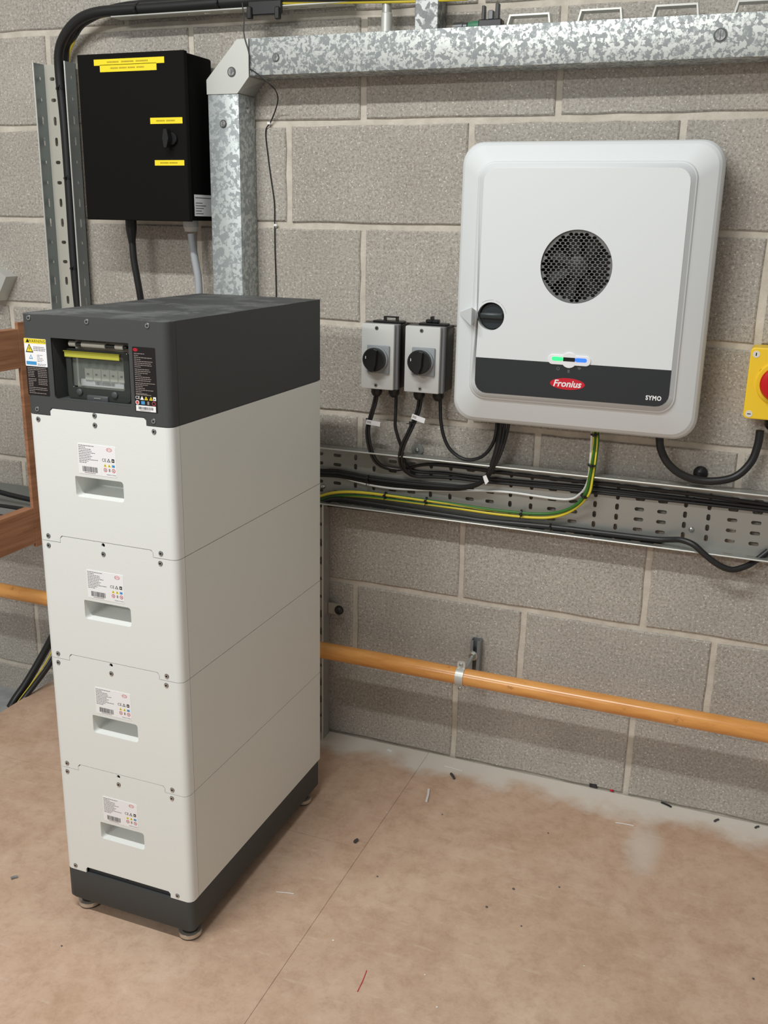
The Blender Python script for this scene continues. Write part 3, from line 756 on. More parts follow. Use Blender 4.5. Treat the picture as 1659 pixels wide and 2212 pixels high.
for q, (sx_, sz_) in enumerate(((ex0+.0115, ez1-.0135), (ex0+.0115, ez0+.0105), (ex0+EW-.0115, ez1-.0135), (ex0+EW-.0115, ez0+.0105))):
    b = MB().lathe((sx_, -.0705, sz_), (0, -1, 0), [(0, .0072), (.0012, .0072)], 'cream', 20)
    if q == 0: b.box(sx_-.001, sx_+.001, -.0722, -.0717, sz_-.003, sz_+.003, 'hole')
    else: b.box(sx_-.0035, sx_+.0035, -.0722, -.0717, sz_-.0008, sz_+.0008, 'hole')
    b.build('screw', es)
MB().lathe((bc[0], -.032, ez0), (0, 0, -1), [(-.002, .018), (.016, .018), (.022, .014), (.026, .010)], 'black_plastic', 18).build('cable_gland', es)
b = MB(); flatring(Vector((ex0+.0255, -.0712, ez1-.0465)), .0030, .0040, 0, 6.283, 'tape_print', b); b.build('embossed_ring', es, smooth=0)

# ================================================================== BLACK ENCLOSURE
qx0, qx1, qz0, qz1, qy = -.4795, -.1870, 1.3478, 1.7185, -.146
en = thing('control_enclosure', ((qx0+qx1)/2, 0, qz0), 'matt black metal enclosure with yellow tape labels on the wall', 'enclosure')
MB().box(qx0+.003, qx1-.003, qy+.016, -.020, qz0+.002, qz1-.002, 'enclosure_side', .006, 2).build('body', en)
door = MB().box(qx0, qx1, qy, qy+.015, qz0, qz1, 'enclosure_black', .0015, 1).build('door', en)
for u_, v_ in ((165, 290), (165, 440), (430, 160)):
    pass
MB().box(qx0-.012, qx0+.03, -.034, -.001, 1.520, 1.556, 'dark_steel', .001, 1).build('mounting_bracket', en)
MB().box(qx0+.02, qx1-.02, -.021, -.001, 1.60, 1.64, 'dark_steel').build('mounting_rail', en)
def tape(ulist, nwords, name='label_tape'):
    (ua, va), (ub, vb) = ulist
    a = W(ua, va, qy-.001); b_ = W(ub, vb, qy-.001)
    x0, x1, z0, z1 = a.x, b_.x, b_.z, a.z
    m_ = MB().box(x0, x1, qy-.0006, qy-.0001, z0, z1, 'tape_yellow')
    tot = (x1-x0)*.62; x = (x0+x1)/2-tot/2; zc_ = (z0+z1)/2
    for k in range(nwords):
        w_ = tot/nwords*.82; xx_ = x+tot/nwords*k
        while xx_ < x+tot/nwords*k+w_:
            l_ = rng.uniform(.0015, .003); m_.box(xx_, xx_+l_, qy-.0008, qy-.0006, zc_-.0016, zc_+.0016, 'tape_print'); xx_ += l_+.0009
    return m_.build(name, door, smooth=0)
tape(((202, 129), (354.5, 135.5)), 3); tape(((215, 140.5), (338, 151)), 4); tape(((324, 254.5), (394, 266.5)), 2); tape(((334, 346), (398, 357.5)), 2)
hc = W(371, 300, qy)
b = MB().lathe((hc.x+.003, qy, hc.z), (0, -1, 0), [(0, .0135), (.006, .0135), (.008, .012)], 'knob_black', 22)
b.prism([(hc.x-.006, qy-.008, hc.z+.020), (hc.x+.002, qy-.008, hc.z+.020), (hc.x+.006, qy-.008, hc.z), (hc.x, qy-.008, hc.z-.020), (hc.x-.007, qy-.008, hc.z-.020), (hc.x-.010, qy-.008, hc.z)], 'knob_black', (0, -.016, 0)); b.build('latch', door)
# rating plate on the right side
ny0, ny1, nz0, nz1 = -.118, -.030, 1.3605, 1.4095
b = MB().box(qx1-.0034, qx1-.0026, ny0, ny1, nz0, nz1, 'label_white')
for k, w_ in enumerate((.070, 0, .030, .046, .036, .026, .034)):
    if w_: b.box(qx1-.0027, qx1-.0024, ny0+.005, ny0+.005+w_, nz1-.008-k*.006, nz1-.0062-k*.006, 'label_print')
b.build('rating_plate', en, smooth=0)
p1 = W(283, 480, -.075)
MB().lathe((p1.x, -.075, qz0+.002), (0, 0, -1), [(0, .014), (.024, .0135), (.050, .0095), (.058, .0085)], 'black_plastic', 18).build('cable_gland', en)
p2 = W(412, 486, -.055)
MB().lathe((p2.x, -.055, qz0+.002), (0, 0, -1), [(0, .0185), (.016, .0185), (.018, .0165), (.026, .015)], 'gland_white', 20).build('cable_gland', en)

# ================================================================== GALVANISED TRUNKING
TY = -.0815
vt = thing('trunking_upright', (-.1265, 0, 1.0), 'upright length of galvanised trunking beside the black enclosure', 'trunking')
MB().box(-.1665, -.0855, TY, -.003, .40, 1.632, 'galv_soft', .0015, 2).build('casing', vt)
def coin_screw(p, parent, r=.0075, axis=(0, -1, 0)):
    b_ = MB().lathe(p, axis, [(0, r*1.25), (.0006, r*1.25)], 'dark_steel', 18).lathe(p, axis, [(.0006, r), (.0028, r*.9)], 'galv_side', 18)
    q = Vector(p)+Vector(axis)*.0029
    b_.box(q.x-.0008, q.x+.0008, q.y-.0002, q.y, q.z-r*.8, q.z+r*.8, 'dark_steel'); return b_.build('screw', parent)
coin_screw((-.127, TY, 1.5675), vt)
b = MB().lathe((-.0855, -.045, 1.600), (1, 0, 0), [(0, .007), (.004, .007), (.006, .004)], 'chrome', 6); b.build('bolt', vt)
b = MB().lathe((-.0855, -.022, 1.598), (1, 0, 0), [(0, .006), (.003, .006)], 'bolt', 6); b.build('bolt', vt)
el = thing('trunking_elbow', (-.11, 0, 1.6315), 'pale galvanised corner piece joining the two trunking lengths', 'trunking')
pts = [(-.168, 1.632), (-.0878, 1.632), (-.0567, 1.6665), (-.0564, 1.746), (-.0855, 1.746), (-.168, 1.663)]
MB().mesh(plate2d(pts, (), .0015), 'zinc_bright', XZ(TY-.0010)).build('cover_plate', el)
MB().prism([(x+(.001 if x < -.1 else -.001), TY, z) for x, z in pts], 'zinc', (0, .078, 0)).build('casing', el, smooth=0)
coin_screw((-.1009, TY-.0018, 1.6779), el, .0088)
ht = thing('trunking_crossbar', (.6, 0, 1.669), 'long horizontal galvanised trunking above the white inverter', 'trunking')
MB().box(-.0555, 1.9, TY, -.003, 1.669, 1.7470, 'galv', .0015, 2).build('casing', ht)
coin_screw((.012, TY, 1.704), ht); p = W(1556.5, 76, TY); coin_screw((p.x, TY, p.z), ht, .0105)
for (ua, ub, vt_) in ((1098, 1193.5, 32.5), (1250, 1348, 21.5), (1410, 1512.5, 12), (1586, 1686, 2)):
    a = W(ua, vt_+18, -.045); c = W(ub, vt_+14, -.045); zt = W((ua+ub)/2, vt_, -.045).z
    x0, x1 = a.x, c.x
    prof = [(x0, 1.7470), (x0+.006, zt), (x1-.004, zt), (x1, 1.7470)]; t_ = .0034
    inner = [(x0+t_, 1.7470), (x0+.006+t_*.8, zt-t_), (x1-.004-t_*.8, zt-t_), (x1-t_, 1.7470)]
    MB().prism([(x, -.062, z) for x, z in prof+inner[::-1]], 'zinc_bright', (0, .030, 0)).build('lid_strap', ht, smooth=0)
# pieces standing on the trunking
a = W(835, 68, -.045)
cd = MB().cyl((a.x, -.045, 1.747), (a.x, -.045, 1.95), .0105, 'zinc', 20); cd.lathe((a.x, -.045, 1.747), (0, 0, 1), [(0, .0122), (.040, .0122), (.042, .0105)], 'zinc_bright', 20)
tag(cd.build('conduit'), 'thin galvanised conduit rising from the trunking near the top edge', 'conduit')
a = W(895, 66, -.06); c = W(945, 66, -.06)
bx_ = MB().box(a.x, c.x, -.060, -.004, 1.7472, 1.95, 'galv_side', .0012, 1)
tag(bx_.build('drop_box'), 'square galvanised box section rising from the trunking beside the thin conduit', 'trunking')
a = W(1020, 52, -.03)
b = MB().lathe((a.x-.040, -.030, 1.756), (1, 0, 0), [(0, .009), (.020, .010), (.022, .0085), (.030, .0085)], 'dark_steel', 18); b.lathe((a.x-.008, -.030, 1.756), (1, 0, 0), [(0, .0085), (.010, .0105), (.030, .0115), (.036, .010)], 'green_paint', 20)
tag(b.build('pipe_fitting'), 'small green pipe fitting lying on top of the trunking', 'fitting')
a = W(1062, 52, -.05)
b = MB().box(a.x-.026, a.x+.024, -.062, -.038, 1.7472, 1.763, 'black_plastic', .002, 1).box(a.x-.021, a.x-.014, -.056, -.044, 1.763, 1.790, 'black_plastic', .001, 1).box(a.x+.008, a.x+.016, -.056, -.044, 1.763, 1.793, 'black_plastic', .001, 1).box(a.x-.006, a.x+.004, -.058, -.042, 1.763, 1.780, 'dark_steel', .001, 1)
tag(b.build('cable_clip'), 'black plastic cable clip standing on top of the trunking', 'clip')

# ================================================================== CABLE TRAYS
def tray(name, label, axis, a0, a1, b0, b1, depth, m_, y0=-.016, anchor=None, rows=5, pitch=.05, rp=.0262, flange_holes=True, cat='cable tray', pat='vvhh', mb_=None):
    """perforated tray on the wall: axis 'x' runs along the wall, 'z' runs up; b0,b1 its cross limits"""
    t_ = thing(name, ((a0+a1)/2 if axis == 'x' else (b0+b1)/2, 0, b0 if axis == 'x' else a0), label, cat)
    th = .0014; holes = []; fh = []
    a = anchor if anchor is not None else a0
    k0 = int(math.floor((a0-a)/pitch))
    for k in range(k0, k0+int((a1-a0)/pitch)+3):
        pa = a+k*pitch
        if pa < a0+.014 or pa > a1-.014: continue
        kind = pat[k % len(pat)]
        la, lb = (.0085, .0150) if kind == 'v' else (.0215, .0085)
        for r_ in range(rows):
            pb = (b0+b1)/2+(r_-(rows-1)/2)*rp
            holes.append(slot(pa, pb, la, lb) if axis == 'x' else slot(pb, pa, lb, la))
        fh.append((pa, la))
    outer = [(a0, b0), (a1, b0), (a1, b1), (a0, b1)] if axis == 'x' else [(b0, a0), (b1, a0), (b1, a1), (b0, a1)]
    MB().mesh(plate2d(outer, holes, th), m_, XZ(y0-th/2)).build('base_plate', t_)
    for s_, bb in ((0, b0), (1, b1)):
        fl = []
        if flange_holes: fl = [slot(pa, y0-depth*.45, la, .006) if axis == 'x' else slot(y0-depth*.45, pa, .006, la) for pa, la in fh]
        if axis == 'x':
            me_ = plate2d([(a0, y0-depth), (a1, y0-depth), (a1, y0), (a0, y0)], fl, th); mt = XY(bb+(th/2 if s_ == 0 else -th/2))
        else:
            me_ = plate2d([(y0-depth, a0), (y0, a0), (y0, a1), (y0-depth, a1)], fl, th); mt = YZ(bb+(th/2 if s_ == 0 else -th/2))
        f_ = MB().mesh(me_, m_ if not mb_ else mb_, mt)
        yy = y0-depth; q = bb+(-.001 if s_ == 0 else .001)
        if axis == 'x': f_.cyl((a0, yy, bb+(.001 if s_ == 0 else -.001)), (a1, yy, bb+(.001 if s_ == 0 else -.001)), .0019, 'zinc_bright', 10)
        else: f_.cyl((bb+(.001 if s_ == 0 else -.001), yy, a0), (bb+(.001 if s_ == 0 else -.001), yy, a1), .0019, 'zinc_bright', 10)
        f_.build('flange', t_)
    return t_
def dome(p, parent, r=.007):
    return MB().lathe(p, (0, -1, 0), [(0, r), (.0015, r), (.004, r*.7), (.005, r*.3)], 'bolt', 16).build('screw', parent)
anc = W(1104, 1050, -.016).x
tr = tray('cable_tray', 'long perforated cable tray running across the wall under the inverter', 'x', -.034, 1.85, .668, .8145, .040, 'tray_steel', anchor=anc, rp=.0240, pat='vvhh')
for u_, v_ in ((1500, 1076), (1494.5, 1140), (702, 1048.5), (892.5, 1074)):
    p = W(u_, v_, -.005); dome((p.x, -.0174, p.z), tr, .0062)
tl = tray('cable_tray', 'short perforated tray leg standing on the deck behind the battery tower', 'z', .002, .667, -.032, .118, .040, 'tray_steel', pat='vvhh')
lt = tray('cable_tray', 'upright perforated cable tray left of the black enclosure', 'z', .60, 1.722, -.6830, -.5850, .042, 'tray_pale', rows=3, rp=.025, mb_='flange_steel_shaded', anchor=W(136, 481, -.016).z, pat='hhvv')
p = W(104, 298, -.006); dome((p.x, -.0174, p.z), lt, .008)
tt = tray('cable_tray', 'perforated cable tray along the very top of the wall carrying thick black cable', 'x', -.440, .176, 1.8125, 1.960, .042, 'tray_pale', pat='vhhv')
# anchors: black rubber buffer beside tray leg, discs on the wall
p = W(735, 1316, -.02)
b = MB().box(.119, p.x+.004, -.026, -.022, p.z-.014, p.z+.016, 'washer').box(.1195, .140, -.022, -.0008, p.z-.012, p.z+.010, 'washer', .001, 1)
b.lathe((p.x, -.026, p.z), (0, -1, 0), [(0, .0125), (.004, .0125), (.009, .009), (.012, .004)], 'black_plastic', 18)
tag(b.build('fixing_bracket'), 'small zinc bracket with a domed black bolt beside the tray leg', 'bracket')
mat('clear_plastic', (200, 200, 196), .2, trans=.6)
p = W(901, 971, -.004)
b = MB().lathe((p.x, -.0005, p.z), (0, -1, 0), [(0, .0155), (.003, .0155), (.0045, .012)], 'clear_plastic', 24).lathe((p.x, -.0045, p.z), (0, -1, 0), [(0, .006), (.004, .005), (.005, .002)], 'bolt', 12)
tag(b.build('wall_fixing'), 'round clear washer with a bolt on the wall under the isolator switches', 'fixing')
p = W(1513, 1022, -.004)
b = MB().lathe((p.x, -.0005, p.z), (0, -1, 0), [(0, .0155), (.004, .0155), (.010, .009), (.012, .004)], 'black_plastic', 24)
tag(b.build('wall_fixing'), 'round black bolt cap on the wall behind the looping emergency stop cable', 'fixing')

# ================================================================== PIPE AND HANGER
PY, PZ, PR = -.112, .2945, .0212
pts = [(-2.05+.05*i, PY, PZ+.0005*math.sin(i*.31)) for i in range(84)]
tag(MB().tube(pts, PR, 'pipe_orange', 28).build('gas_pipe'), 'orange painted pipe running low along the block wall', 'pipe')
sx0 = .5195
hg = thing('pipe_hanger', (sx0, 0, .25), 'zinc strut bracket with rod and clip holding the orange pipe', 'bracket')
prof = [(-.0125, 0), (-.0125, -.024), (-.0050, -.024), (-.0050, -.0205), (-.0105, -.0205), (-.0105, -.002), (.0105, -.002), (.0105, -.0205), (.0050, -.0205), (.0050, -.024), (.0125, -.024), (.0125, 0)]
MB().prism([(sx0+.004+x, y-.0006, .255) for x, y in prof], 'strut', (0, 0, .098)).build('strut_channel', hg, smooth=0)
MB().lathe((sx0, -.025, .313), (0, -1, 0), [(0, .0125), (.0022, .0125)], 'washer', 22).lathe((sx0-.001, -.0272, .3135), (0, -1, 0), [(0, .0088), (.0075, .0088)], 'bolt', 6).build('nut', hg)
MB().tube([(sx0, -.030, .3135), (sx0-.002, PY+.016, .2975)], .0045, 'zinc', 12).build('rod', hg)
b = MB(); n_ = 28; w_ = .0100; vs = []
for k in range(n_):
    a = 2*math.pi*k/n_
    for rr, xx_ in ((PR+.0004, -w_), (PR+.0004, w_), (PR+.0024, w_), (PR+.0024, -w_)): vs.append((sx0-.004+xx_, PY+rr*math.cos(a), PZ+rr*math.sin(a)))
b.add(vs, [(4*k+j, 4*k+(j+1) % 4, 4*((k+1) % n_)+(j+1) % 4, 4*((k+1) % n_)+j) for k in range(n_) for j in range(4)], 'zinc_bright')
for s_ in (1, -1):
    z_a = PZ+s_*(PR+.001); 
    me_ = plate2d(rrect(sx0-.004-w_, sx0-.004+w_, min(z_a, z_a+s_*.017), max(z_a, z_a+s_*.017), .005), (), .005)
    b.mesh(me_, 'zinc_bright', XZ(PY))
cl = b.build('pipe_clip', hg)
for s_ in (1, -1): MB().lathe((sx0-.004, PY-.0025, PZ+s_*(PR+.0105)), (0, -1, 0), [(0, .0048), (.003, .0046), (.004, .003)], 'bolt', 14).build('clip_screw', cl)

# ================================================================== CABLES
def cable(name, label, pp, Y, r, m_='cable_black', n=10, cat='cable', extra=(), m2=None, group=None, raw=None, twist=0):
    if name != 'sensor_wire' and not raw: pp = [(p[0], p[1], min(p[2] if len(p) > 2 else Y, -.0185-r)) for p in pp]
    path = raw if raw else cable_path(pp, Y)
    t_ = MB().tube(path, r, m_, n, m2=m2, twist=twist)
    o = t_.build(name); return tag(o, label, cat, group), path
def tie(path, i, r, parent, tail=(.0, -.006, -.010), m_='black_plastic'):
    p = path[i]; d = (path[min(i+1, len(path)-1)]-path[max(i-1, 0)]).normalized()
    b_ = MB().lathe(p-d*.0017, d, [(0, r), (.0034, r)], m_, 12)
    q = p+Vector((0, -r, 0)); b_.box(q.x-.0025, q.x+.0025, q.y-.004, q.y+.001, q.z-.003, q.z+.003, m_)
    b_.cyl(q, q+Vector(tail), .0011, m_, 5)
    return b_.build('cable_tie', parent)
def off(pp, du, dv, dy=0, Y=None): return [(p[0]+du, p[1]+dv, (p[2] if len(p) > 2 else Y)+dy) for p in pp]
p1 = [(811, 848, -.042), (809, 862, -.042), (806, 875, -.042), (799.6, 897, -.045), (792, 928, -.050), (795.7, 962.7, -.052), (807.3, 993.6, -.045), (826.6, 1009, -.030), (853.6, 1014.8, -.024), (873, 1013, -.022), (902, 1006, -.020), (934.6, 1004, -.020), (998, 1010, -.018), (1100, 1024, -.018), (1300, 1046, -.018), (1500, 1069, -.018), (1659, 1091, -.018), (1850, 1117, -.018)]
c1, q1 = cable('switch_cable', 'twin black cable looping from left gland of the left isolator with white flag', p1, None, .0034)
MB().tube(cable_path([(p[0], p[1], min(p[2], -.022)) for p in off(p1, 5, -1.0, -.002)]), .0034, 'cable_black').build('second_core', c1)
tie(q1, 20, .0078, c1, (.009, -.004, 0))
p2 = [(855.5, 850, -.034), (855.5, 864, -.034), (855, 880, -.034), (854, 905, -.036), (854, 922, -.037), (860, 945, -.038), (866, 963, -.036), (872, 990, -.030), (885, 1012, -.022), (910, 1020, -.016), (960, 1022, -.014), (1050, 1033, -.014), (1300, 1056, -.014), (1659, 1098, -.014), (1850, 1122, -.014)]
c2, q2 = cable('switch_cable', 'black cable dropping from right gland of the left isolator into the tray', p2, None, .0040)
p3 = [(906, 855, -.042), (903.8, 870, -.042), (901, 885, -.042), (894, 905, -.046), (880.6, 934, -.054), (869, 959, -.058), (862.3, 984, -.056), (866, 1007, -.044), (880.6, 1022.5, -.030), (898, 1029, -.022), (930.8, 1030, -.016), (969, 1032, -.014), (1000, 1035, -.012), (1050, 1041, -.010), (1149, 1050, -.010), (1288.6, 1064.5, -.010), (1428, 1079, -.010), (1659, 1105, -.010), (1850, 1128, -.010)]
c3, q3 = cable('switch_cable', 'twin black cable looping from left gland of the right isolator with white flag', p3, None, .0034)
MB().tube(cable_path([(p[0], p[1], min(p[2], -.022)) for p in off(p3, 5.5, .5, -.002)]), .0034, 'cable_black').build('second_core', c3)
tie(q3, 20, .0078, c3, (-.010, -.004, 0))
def flag(u0, v0, u1, v1, Y, w_, parent, hgt):
    a = W(u0, v0, Y); c = W(u1, v1, Y); up_ = Vector((-(c-a).z, 0, (c-a).x)).normalized()*hgt
    b_ = MB().prism([a-up_/2, c-up_/2, c+up_/2, a+up_/2], 'label_white', (0, -.0006, 0))
    for k in range(3): 
        q = a+(c-a)*(.08+.1*k); b_.prism([q-up_*.2+Vector((0, -.0007, 0)), q-up_*.2+(c-a)*.06+Vector((0, -.0007, 0)), q+up_*.25+(c-a)*.06+Vector((0, -.0007, 0)), q+up_*.25+Vector((0, -.0007, 0))], 'print_pale', (0, -.0001, 0))
    return b_.build('cable_flag', parent, smooth=0)
flag(791.5, 911, 821, 916.5, -.062, 0, c1, .0115); flag(889.5, 899, 917.5, 909.5, -.062, 0, c3, .0125)
p4 = [(951, 855, -.034), (951, 872, -.034), (951.5, 890, -.034), (952, 906.8, -.034), (957.8, 939.6, -.034), (969.4, 966.6, -.034), (988.6, 985, -.034), (1010, 993, -.036), (1032.7, 990, -.040), (1051, 978, -.046), (1066, 955, -.052), (1072, 930, -.055), (1074, 900, -.055)]
c4, q4 = cable('switch_cable', 'black cable swinging from the right isolator across to the inverter underside', p4, None, .0042)
p5 = [(1082, 900, -.060), (1081, 930, -.060), (1075, 965, -.062), (1064, 1000, -.062), (1050, 1030, -.058), (1030, 1046, -.050), (1000, 1053, -.042), (969, 1052, -.036), (911.5, 1047.6, -.032), (853.6, 1042, -.030), (795.7, 1034.5, -.030), (757, 1027, -.030), (728, 1022, -.030), (691.6, 1020, -.030), (640, 1019, -.030)]
c5, q5 = cable('inverter_cable', 'front cable of the black bundle hanging from the inverter into the tray', p5, None, .0040, group='black inverter cables')
for k, (du, dv, dy, r_, lb) in enumerate(((9, -1, .006, .0040, 'second cable of the black bundle under the inverter'), (19, -3, .010, .0040, 'outermost right cable of the black bundle under the inverter'), (-6, 0, .012, .0026, 'thin leftmost cable of the black bundle under the inverter'))):
    pp = [(p[0]+du*max(0, 1-i/6), p[1]+(dv if i < 5 else (-5, 5, 8)[k]*min(1, (i-4)/4)), p[2]+dy*.6) for i, p in enumerate(p5)]
    cable('inverter_cable', lb, pp, None, r_, group='black inverter cables')
tie(q5, 60, .0105, c5, (.0, -.004, -.014)); 
a = W(1049, 1034, -.070); b = MB().prism([W(1043, 1029, -.071), W(1050, 1026, -.071), W(1056, 1040, -.071), W(1049, 1047, -.071), W(1046, 1039, -.071)], 'label_white', (0, -.0008, 0)); b.build('cable_flag', c5, smooth=0)
p6 = [(1279, 924, -.058), (1278, 955, -.058), (1276, 990, -.058), (1272, 1030, -.052), (1264, 1054, -.042), (1252, 1068, -.030), (1233.5, 1078, -.018), (1197, 1077, -.010), (1105, 1064, -.008), (1050, 1060.5, -.008), (1000, 1060, -.008), (950, 1059.5, -.008), (859, 1056, -.008), (815, 1050.5, -.008), (780, 1043, -.008), (745, 1032, -.008), (715, 1016, -.008), (690, 1013, -.008), (640, 1012, -.008)]
c6, q6 = cable('data_cable', 'white cable dropping from the inverter middle and running left in the tray', p6, None, .0030, 'cable_white')
p7 = [(1284, 926, -.060), (1284, 955, -.062), (1280, 990, -.064), (1273, 1034, -.060), (1266, 1063, -.056), (1250, 1086, -.050), (1222.5, 1102, -.042), (1189.5, 1109, -.036), (1145.4, 1109.5, -.034), (1086.7, 1104, -.034), (1050, 1099.5, -.034), (1000, 1092, -.034), (969, 1087.5, -.034), (921, 1081, -.034), (853.6, 1072, -.034), (795.7, 1065, -.034), (757, 1062.5, -.034), (728, 1063.5, -.034), (709, 1066.5, -.034), (694.5, 1071, -.034), (660, 1080, -.034)]
c7, q7 = cable('earth_cable', 'upper green and yellow earth cable curving from the inverter into the tray', p7, None, .0038, 'cable_yellow', 12, m2='cable_green', group='earth cables', twist=.05)
p7b = [(p[0]+(7 if i < 5 else 2), p[1]+(0 if i < 4 else min(8, (i-3)*2)), p[2]+.004) for i, p in enumerate(p7)]
c7b, q7b = cable('earth_cable', 'lower green and yellow earth cable running beneath the first one', p7b, None, .0038, 'cable_yellow', 12, m2='cable_green', group='earth cables', twist=-.035)
for i in (3, 14, 26): tie(q7, i, .0088, c7, (.008, -.004, -.001))
for i in (50, 78, 86): tie(q7, i, .0088, c7, (.0, -.002, -.012))
p8 = [(640, 1100, -.030), (694.5, 1086, -.032), (728, 1078, -.034), (795.7, 1087, -.034), (873, 1099, -.034), (1000, 1118, -.034), (1050, 1125, -.034), (1189.5, 1138, -.034), (1307, 1152, -.034), (1390, 1162, -.036), (1424.5, 1165.5, -.040), (1450, 1165.5, -.046), (1472, 1166.5, -.054), (1498, 1176.5, -.062), (1523.5, 1199, -.066), (1553, 1221, -.066), (1582, 1230.6, -.062), (1611.7, 1223, -.050), (1633.7, 1210, -.035), (1660, 1190, -.020)]
c8, q8 = cable('armoured_cable', 'thick black cable along the tray bottom that spills over its lower lip', p8, None, .0068, n=14)
cable('armoured_cable', 'second thick black cable lying deep in the bottom of the tray', [(640, 1108, -.02), (700, 1090, -.02), (800, 1100, -.018), (1000, 1122, -.018), (1200, 1143, -.018), (1390, 1163, -.02), (1430, 1168, -.02)], None, .0062, n=12)
tie(q8, 66-24, .0085, c8, (0, -.002, .012))
p9 = [(1425, 928, -.060), (1425, 950, -.060), (1428, 972, -.060), (1443, 1001, -.058), (1472, 1025, -.055), (1512.5, 1038, -.050), (1556.6, 1038, -.046), (1593, 1027, -.040), (1622.7, 997.5, -.035), (1637, 961, -.032), (1642, 930, -.032)]
cable('supply_cable', 'thick black cable looping from the inverter to the yellow emergency stop', p9, None, .0085, n=14)
p10 = [(182, 740, -.035), (170, 660, -.035), (160.7, 560, -.035), (151, 411, -.036), (140, 262, -.038), (130, 165, -.042), (128.5, 112, -.048), (142, 74, -.052), (170, 43, -.054), (209, 27, -.054), (269, 21.5, -.050), (373, 14.5, -.046), (523, 3, -.044), (620, -4, -.044), (760, -15, -.044)]
c10, q10 = cable('armoured_cable', 'thick black cable climbing the upright tray and bending right along the top', p10, None, .0125, n=16)
for i in (28, 19, 11): tie(q10, i, .0140, c10, (.012, -.006, .006))
for i in (62, 70): tie(q10, i, .0140, c10, (.002, -.008, -.012))
cable('armoured_cable', 'second black cable lying on the top tray above the enclosure', [(170, 660, -.014), (150, 411, -.014), (140, 200, -.016), (142, 112, -.030), (160, 74, -.036), (190, 42, -.036), (280, 12, -.020), (520, 0, -.016), (760, -12, -.016)], None, .0100, n=12)
cable('earth_cable', 'yellow earth cable half hidden behind the thick black cable at top left', [(178, 660, -.008), (158, 411, -.008), (146, 200, -.010), (147, 130, -.022), (158, 92, -.030), (185, 52, -.026), (260, 28, -.014), (500, 10, -.012)], None, .0040, 'cable_yellow', m2='cable_green')
cable('earth_cable', 'yellow cable along the top edge above the trunking', [(560, 6, -.056), (680, 5, -.056), (800, 3.5, -.056), (900, 2, -.056), (1010, -3, -.056)], None, .0038, 'cable_yellow')
cable('top_cable', 'black cable above the yellow one at the top edge', [(590, -4, -.060), (700, -4, -.060), (900, -9, -.060), (1010, -14, -.060)], None, .0075, 'cable_black')
# saddle clamp on the top tray
b = MB().box(W(538, 20, -.06).x, W(610, 20, -.06).x, -.066, -.057, W(570, 33, -.06).z, W(570, 2, -.06).z, 'black_plastic', .002, 1)
for u_ in (541, 601): 
    q = W(u_, 36, -.064); b.box(q.x-.006, q.x+.006, -.072, -.060, q.z-.006, q.z+.020, 'black_plastic', .002, 1)
tag(b.build('cable_clamp'), 'black plastic clamp hanging from the top tray above the elbow', 'clamp')
p11 = [(286, 524, -.075), (289, 560, -.075), (296, 600, -.073), (303, 640, -.070), (315, 720, -.06)]
cable('enclosure_cable', 'black cable leaving the underside of the black enclosure', p11, None, .0085, n=12)
p12 = [(413.5, 505, -.055), (415, 520, -.055), (421, 560, -.054), (428, 600, -.053), (430, 640, -.052), (428, 720, -.050)]
cable('enclosure_cable', 'light grey cable leaving the enclosure through a white gland', p12, None, .0092, 'cable_grey', n=12)
p13 = [(523, 6, -.072), (527, 40, -.078), (526.5, 65, -.083), (529, 84, -.085), (537, 111, -.0860), (539, 130, -.0860), (539, 149, -.0860), (545, 151.5, -.086), (567, 167.5, -.086), (585, 184, -.080), (595, 195, -.065), (600.5, 212.6, -.045), (596, 235, -.02), (584.5, 264, -.004), (574, 284, -.003), (579, 337.5, -.003), (586, 390, -.003), (592.5, 437, -.003), (593.4, 482, -.003), (594, 540, -.003), (596, 600, -.003), (597, 660, -.003), (598, 760, -.003)]
c13, q13 = cable('sensor_wire', 'thin black wire dangling from the top tray over the elbow and down the wall', p13, None, .0015, n=6)
for u_, v_ in ((581, 266.5), (595.5, 486.5)):
    q = W(u_, v_, -.004); MB().box(q.x-.004, q.x+.004, -.007, -.0005, q.z-.0028, q.z+.0028, 'white_ink', .0008, 1).build('wire_clip', c13)

# ================================================================== LEFT SIDE: TIMBER FRAME, LOOSE CABLES
tf = thing('timber_frame', (-.715, -.3, 0), 'red-brown timber frame with two rails behind the left of the battery tower', 'frame')
MB().box(-.710, -.700, -.172, -.115, .475, 1.088, 'timber', .001, 1).build('post', tf)
MB().box(-.728, -.700, -1.25, -.1722, .970, 1.0715, 'timber', .0012, 1).build('rail', tf)
MB().box(-.728, -.700, -1.25, -.1722, .4865, .5880, 'timber', .0012, 1).build('rail', tf)
MB().box(-.728, -.700, -1.30, -1.25, .0005, 1.088, 'timber', .001, 1).build('post', tf)
b = MB().box(-1.25, -.755, -.150, -.004, .545, .5465, 'tray_steel').box(-1.25, -.755, -.150, -.1485, .545, .566, 'tray_steel').box(-1.25, -.755, -.0055, -.004, .545, .590, 'tray_steel')
tag(b.build('cable_tray'), 'low shallow metal tray on the wall behind the timber frame at far left', 'cable tray')
cable('loose_cable', 'black cable lying in the low metal tray at far left', [(-60, 1046, -.06), (0, 1063, -.06), (30, 1071, -.06), (75, 1081, -.06), (130, 1090, -.06)], None, .0075, n=12)
cable('loose_cable', 'black cable hidden in the bottom of the low metal tray', [(-60, 1088, -.10), (0, 1094, -.10), (60, 1102, -.10), (110, 1108, -.10)], None, .008, n=10)
def edgept(u, v, Z=0): return G(u, v, Z)
st = [W(160, 1330, -.05), W(120, 1362, -.07), W(103, 1392, -.09)]
lo = W(24, 1522, -.24)
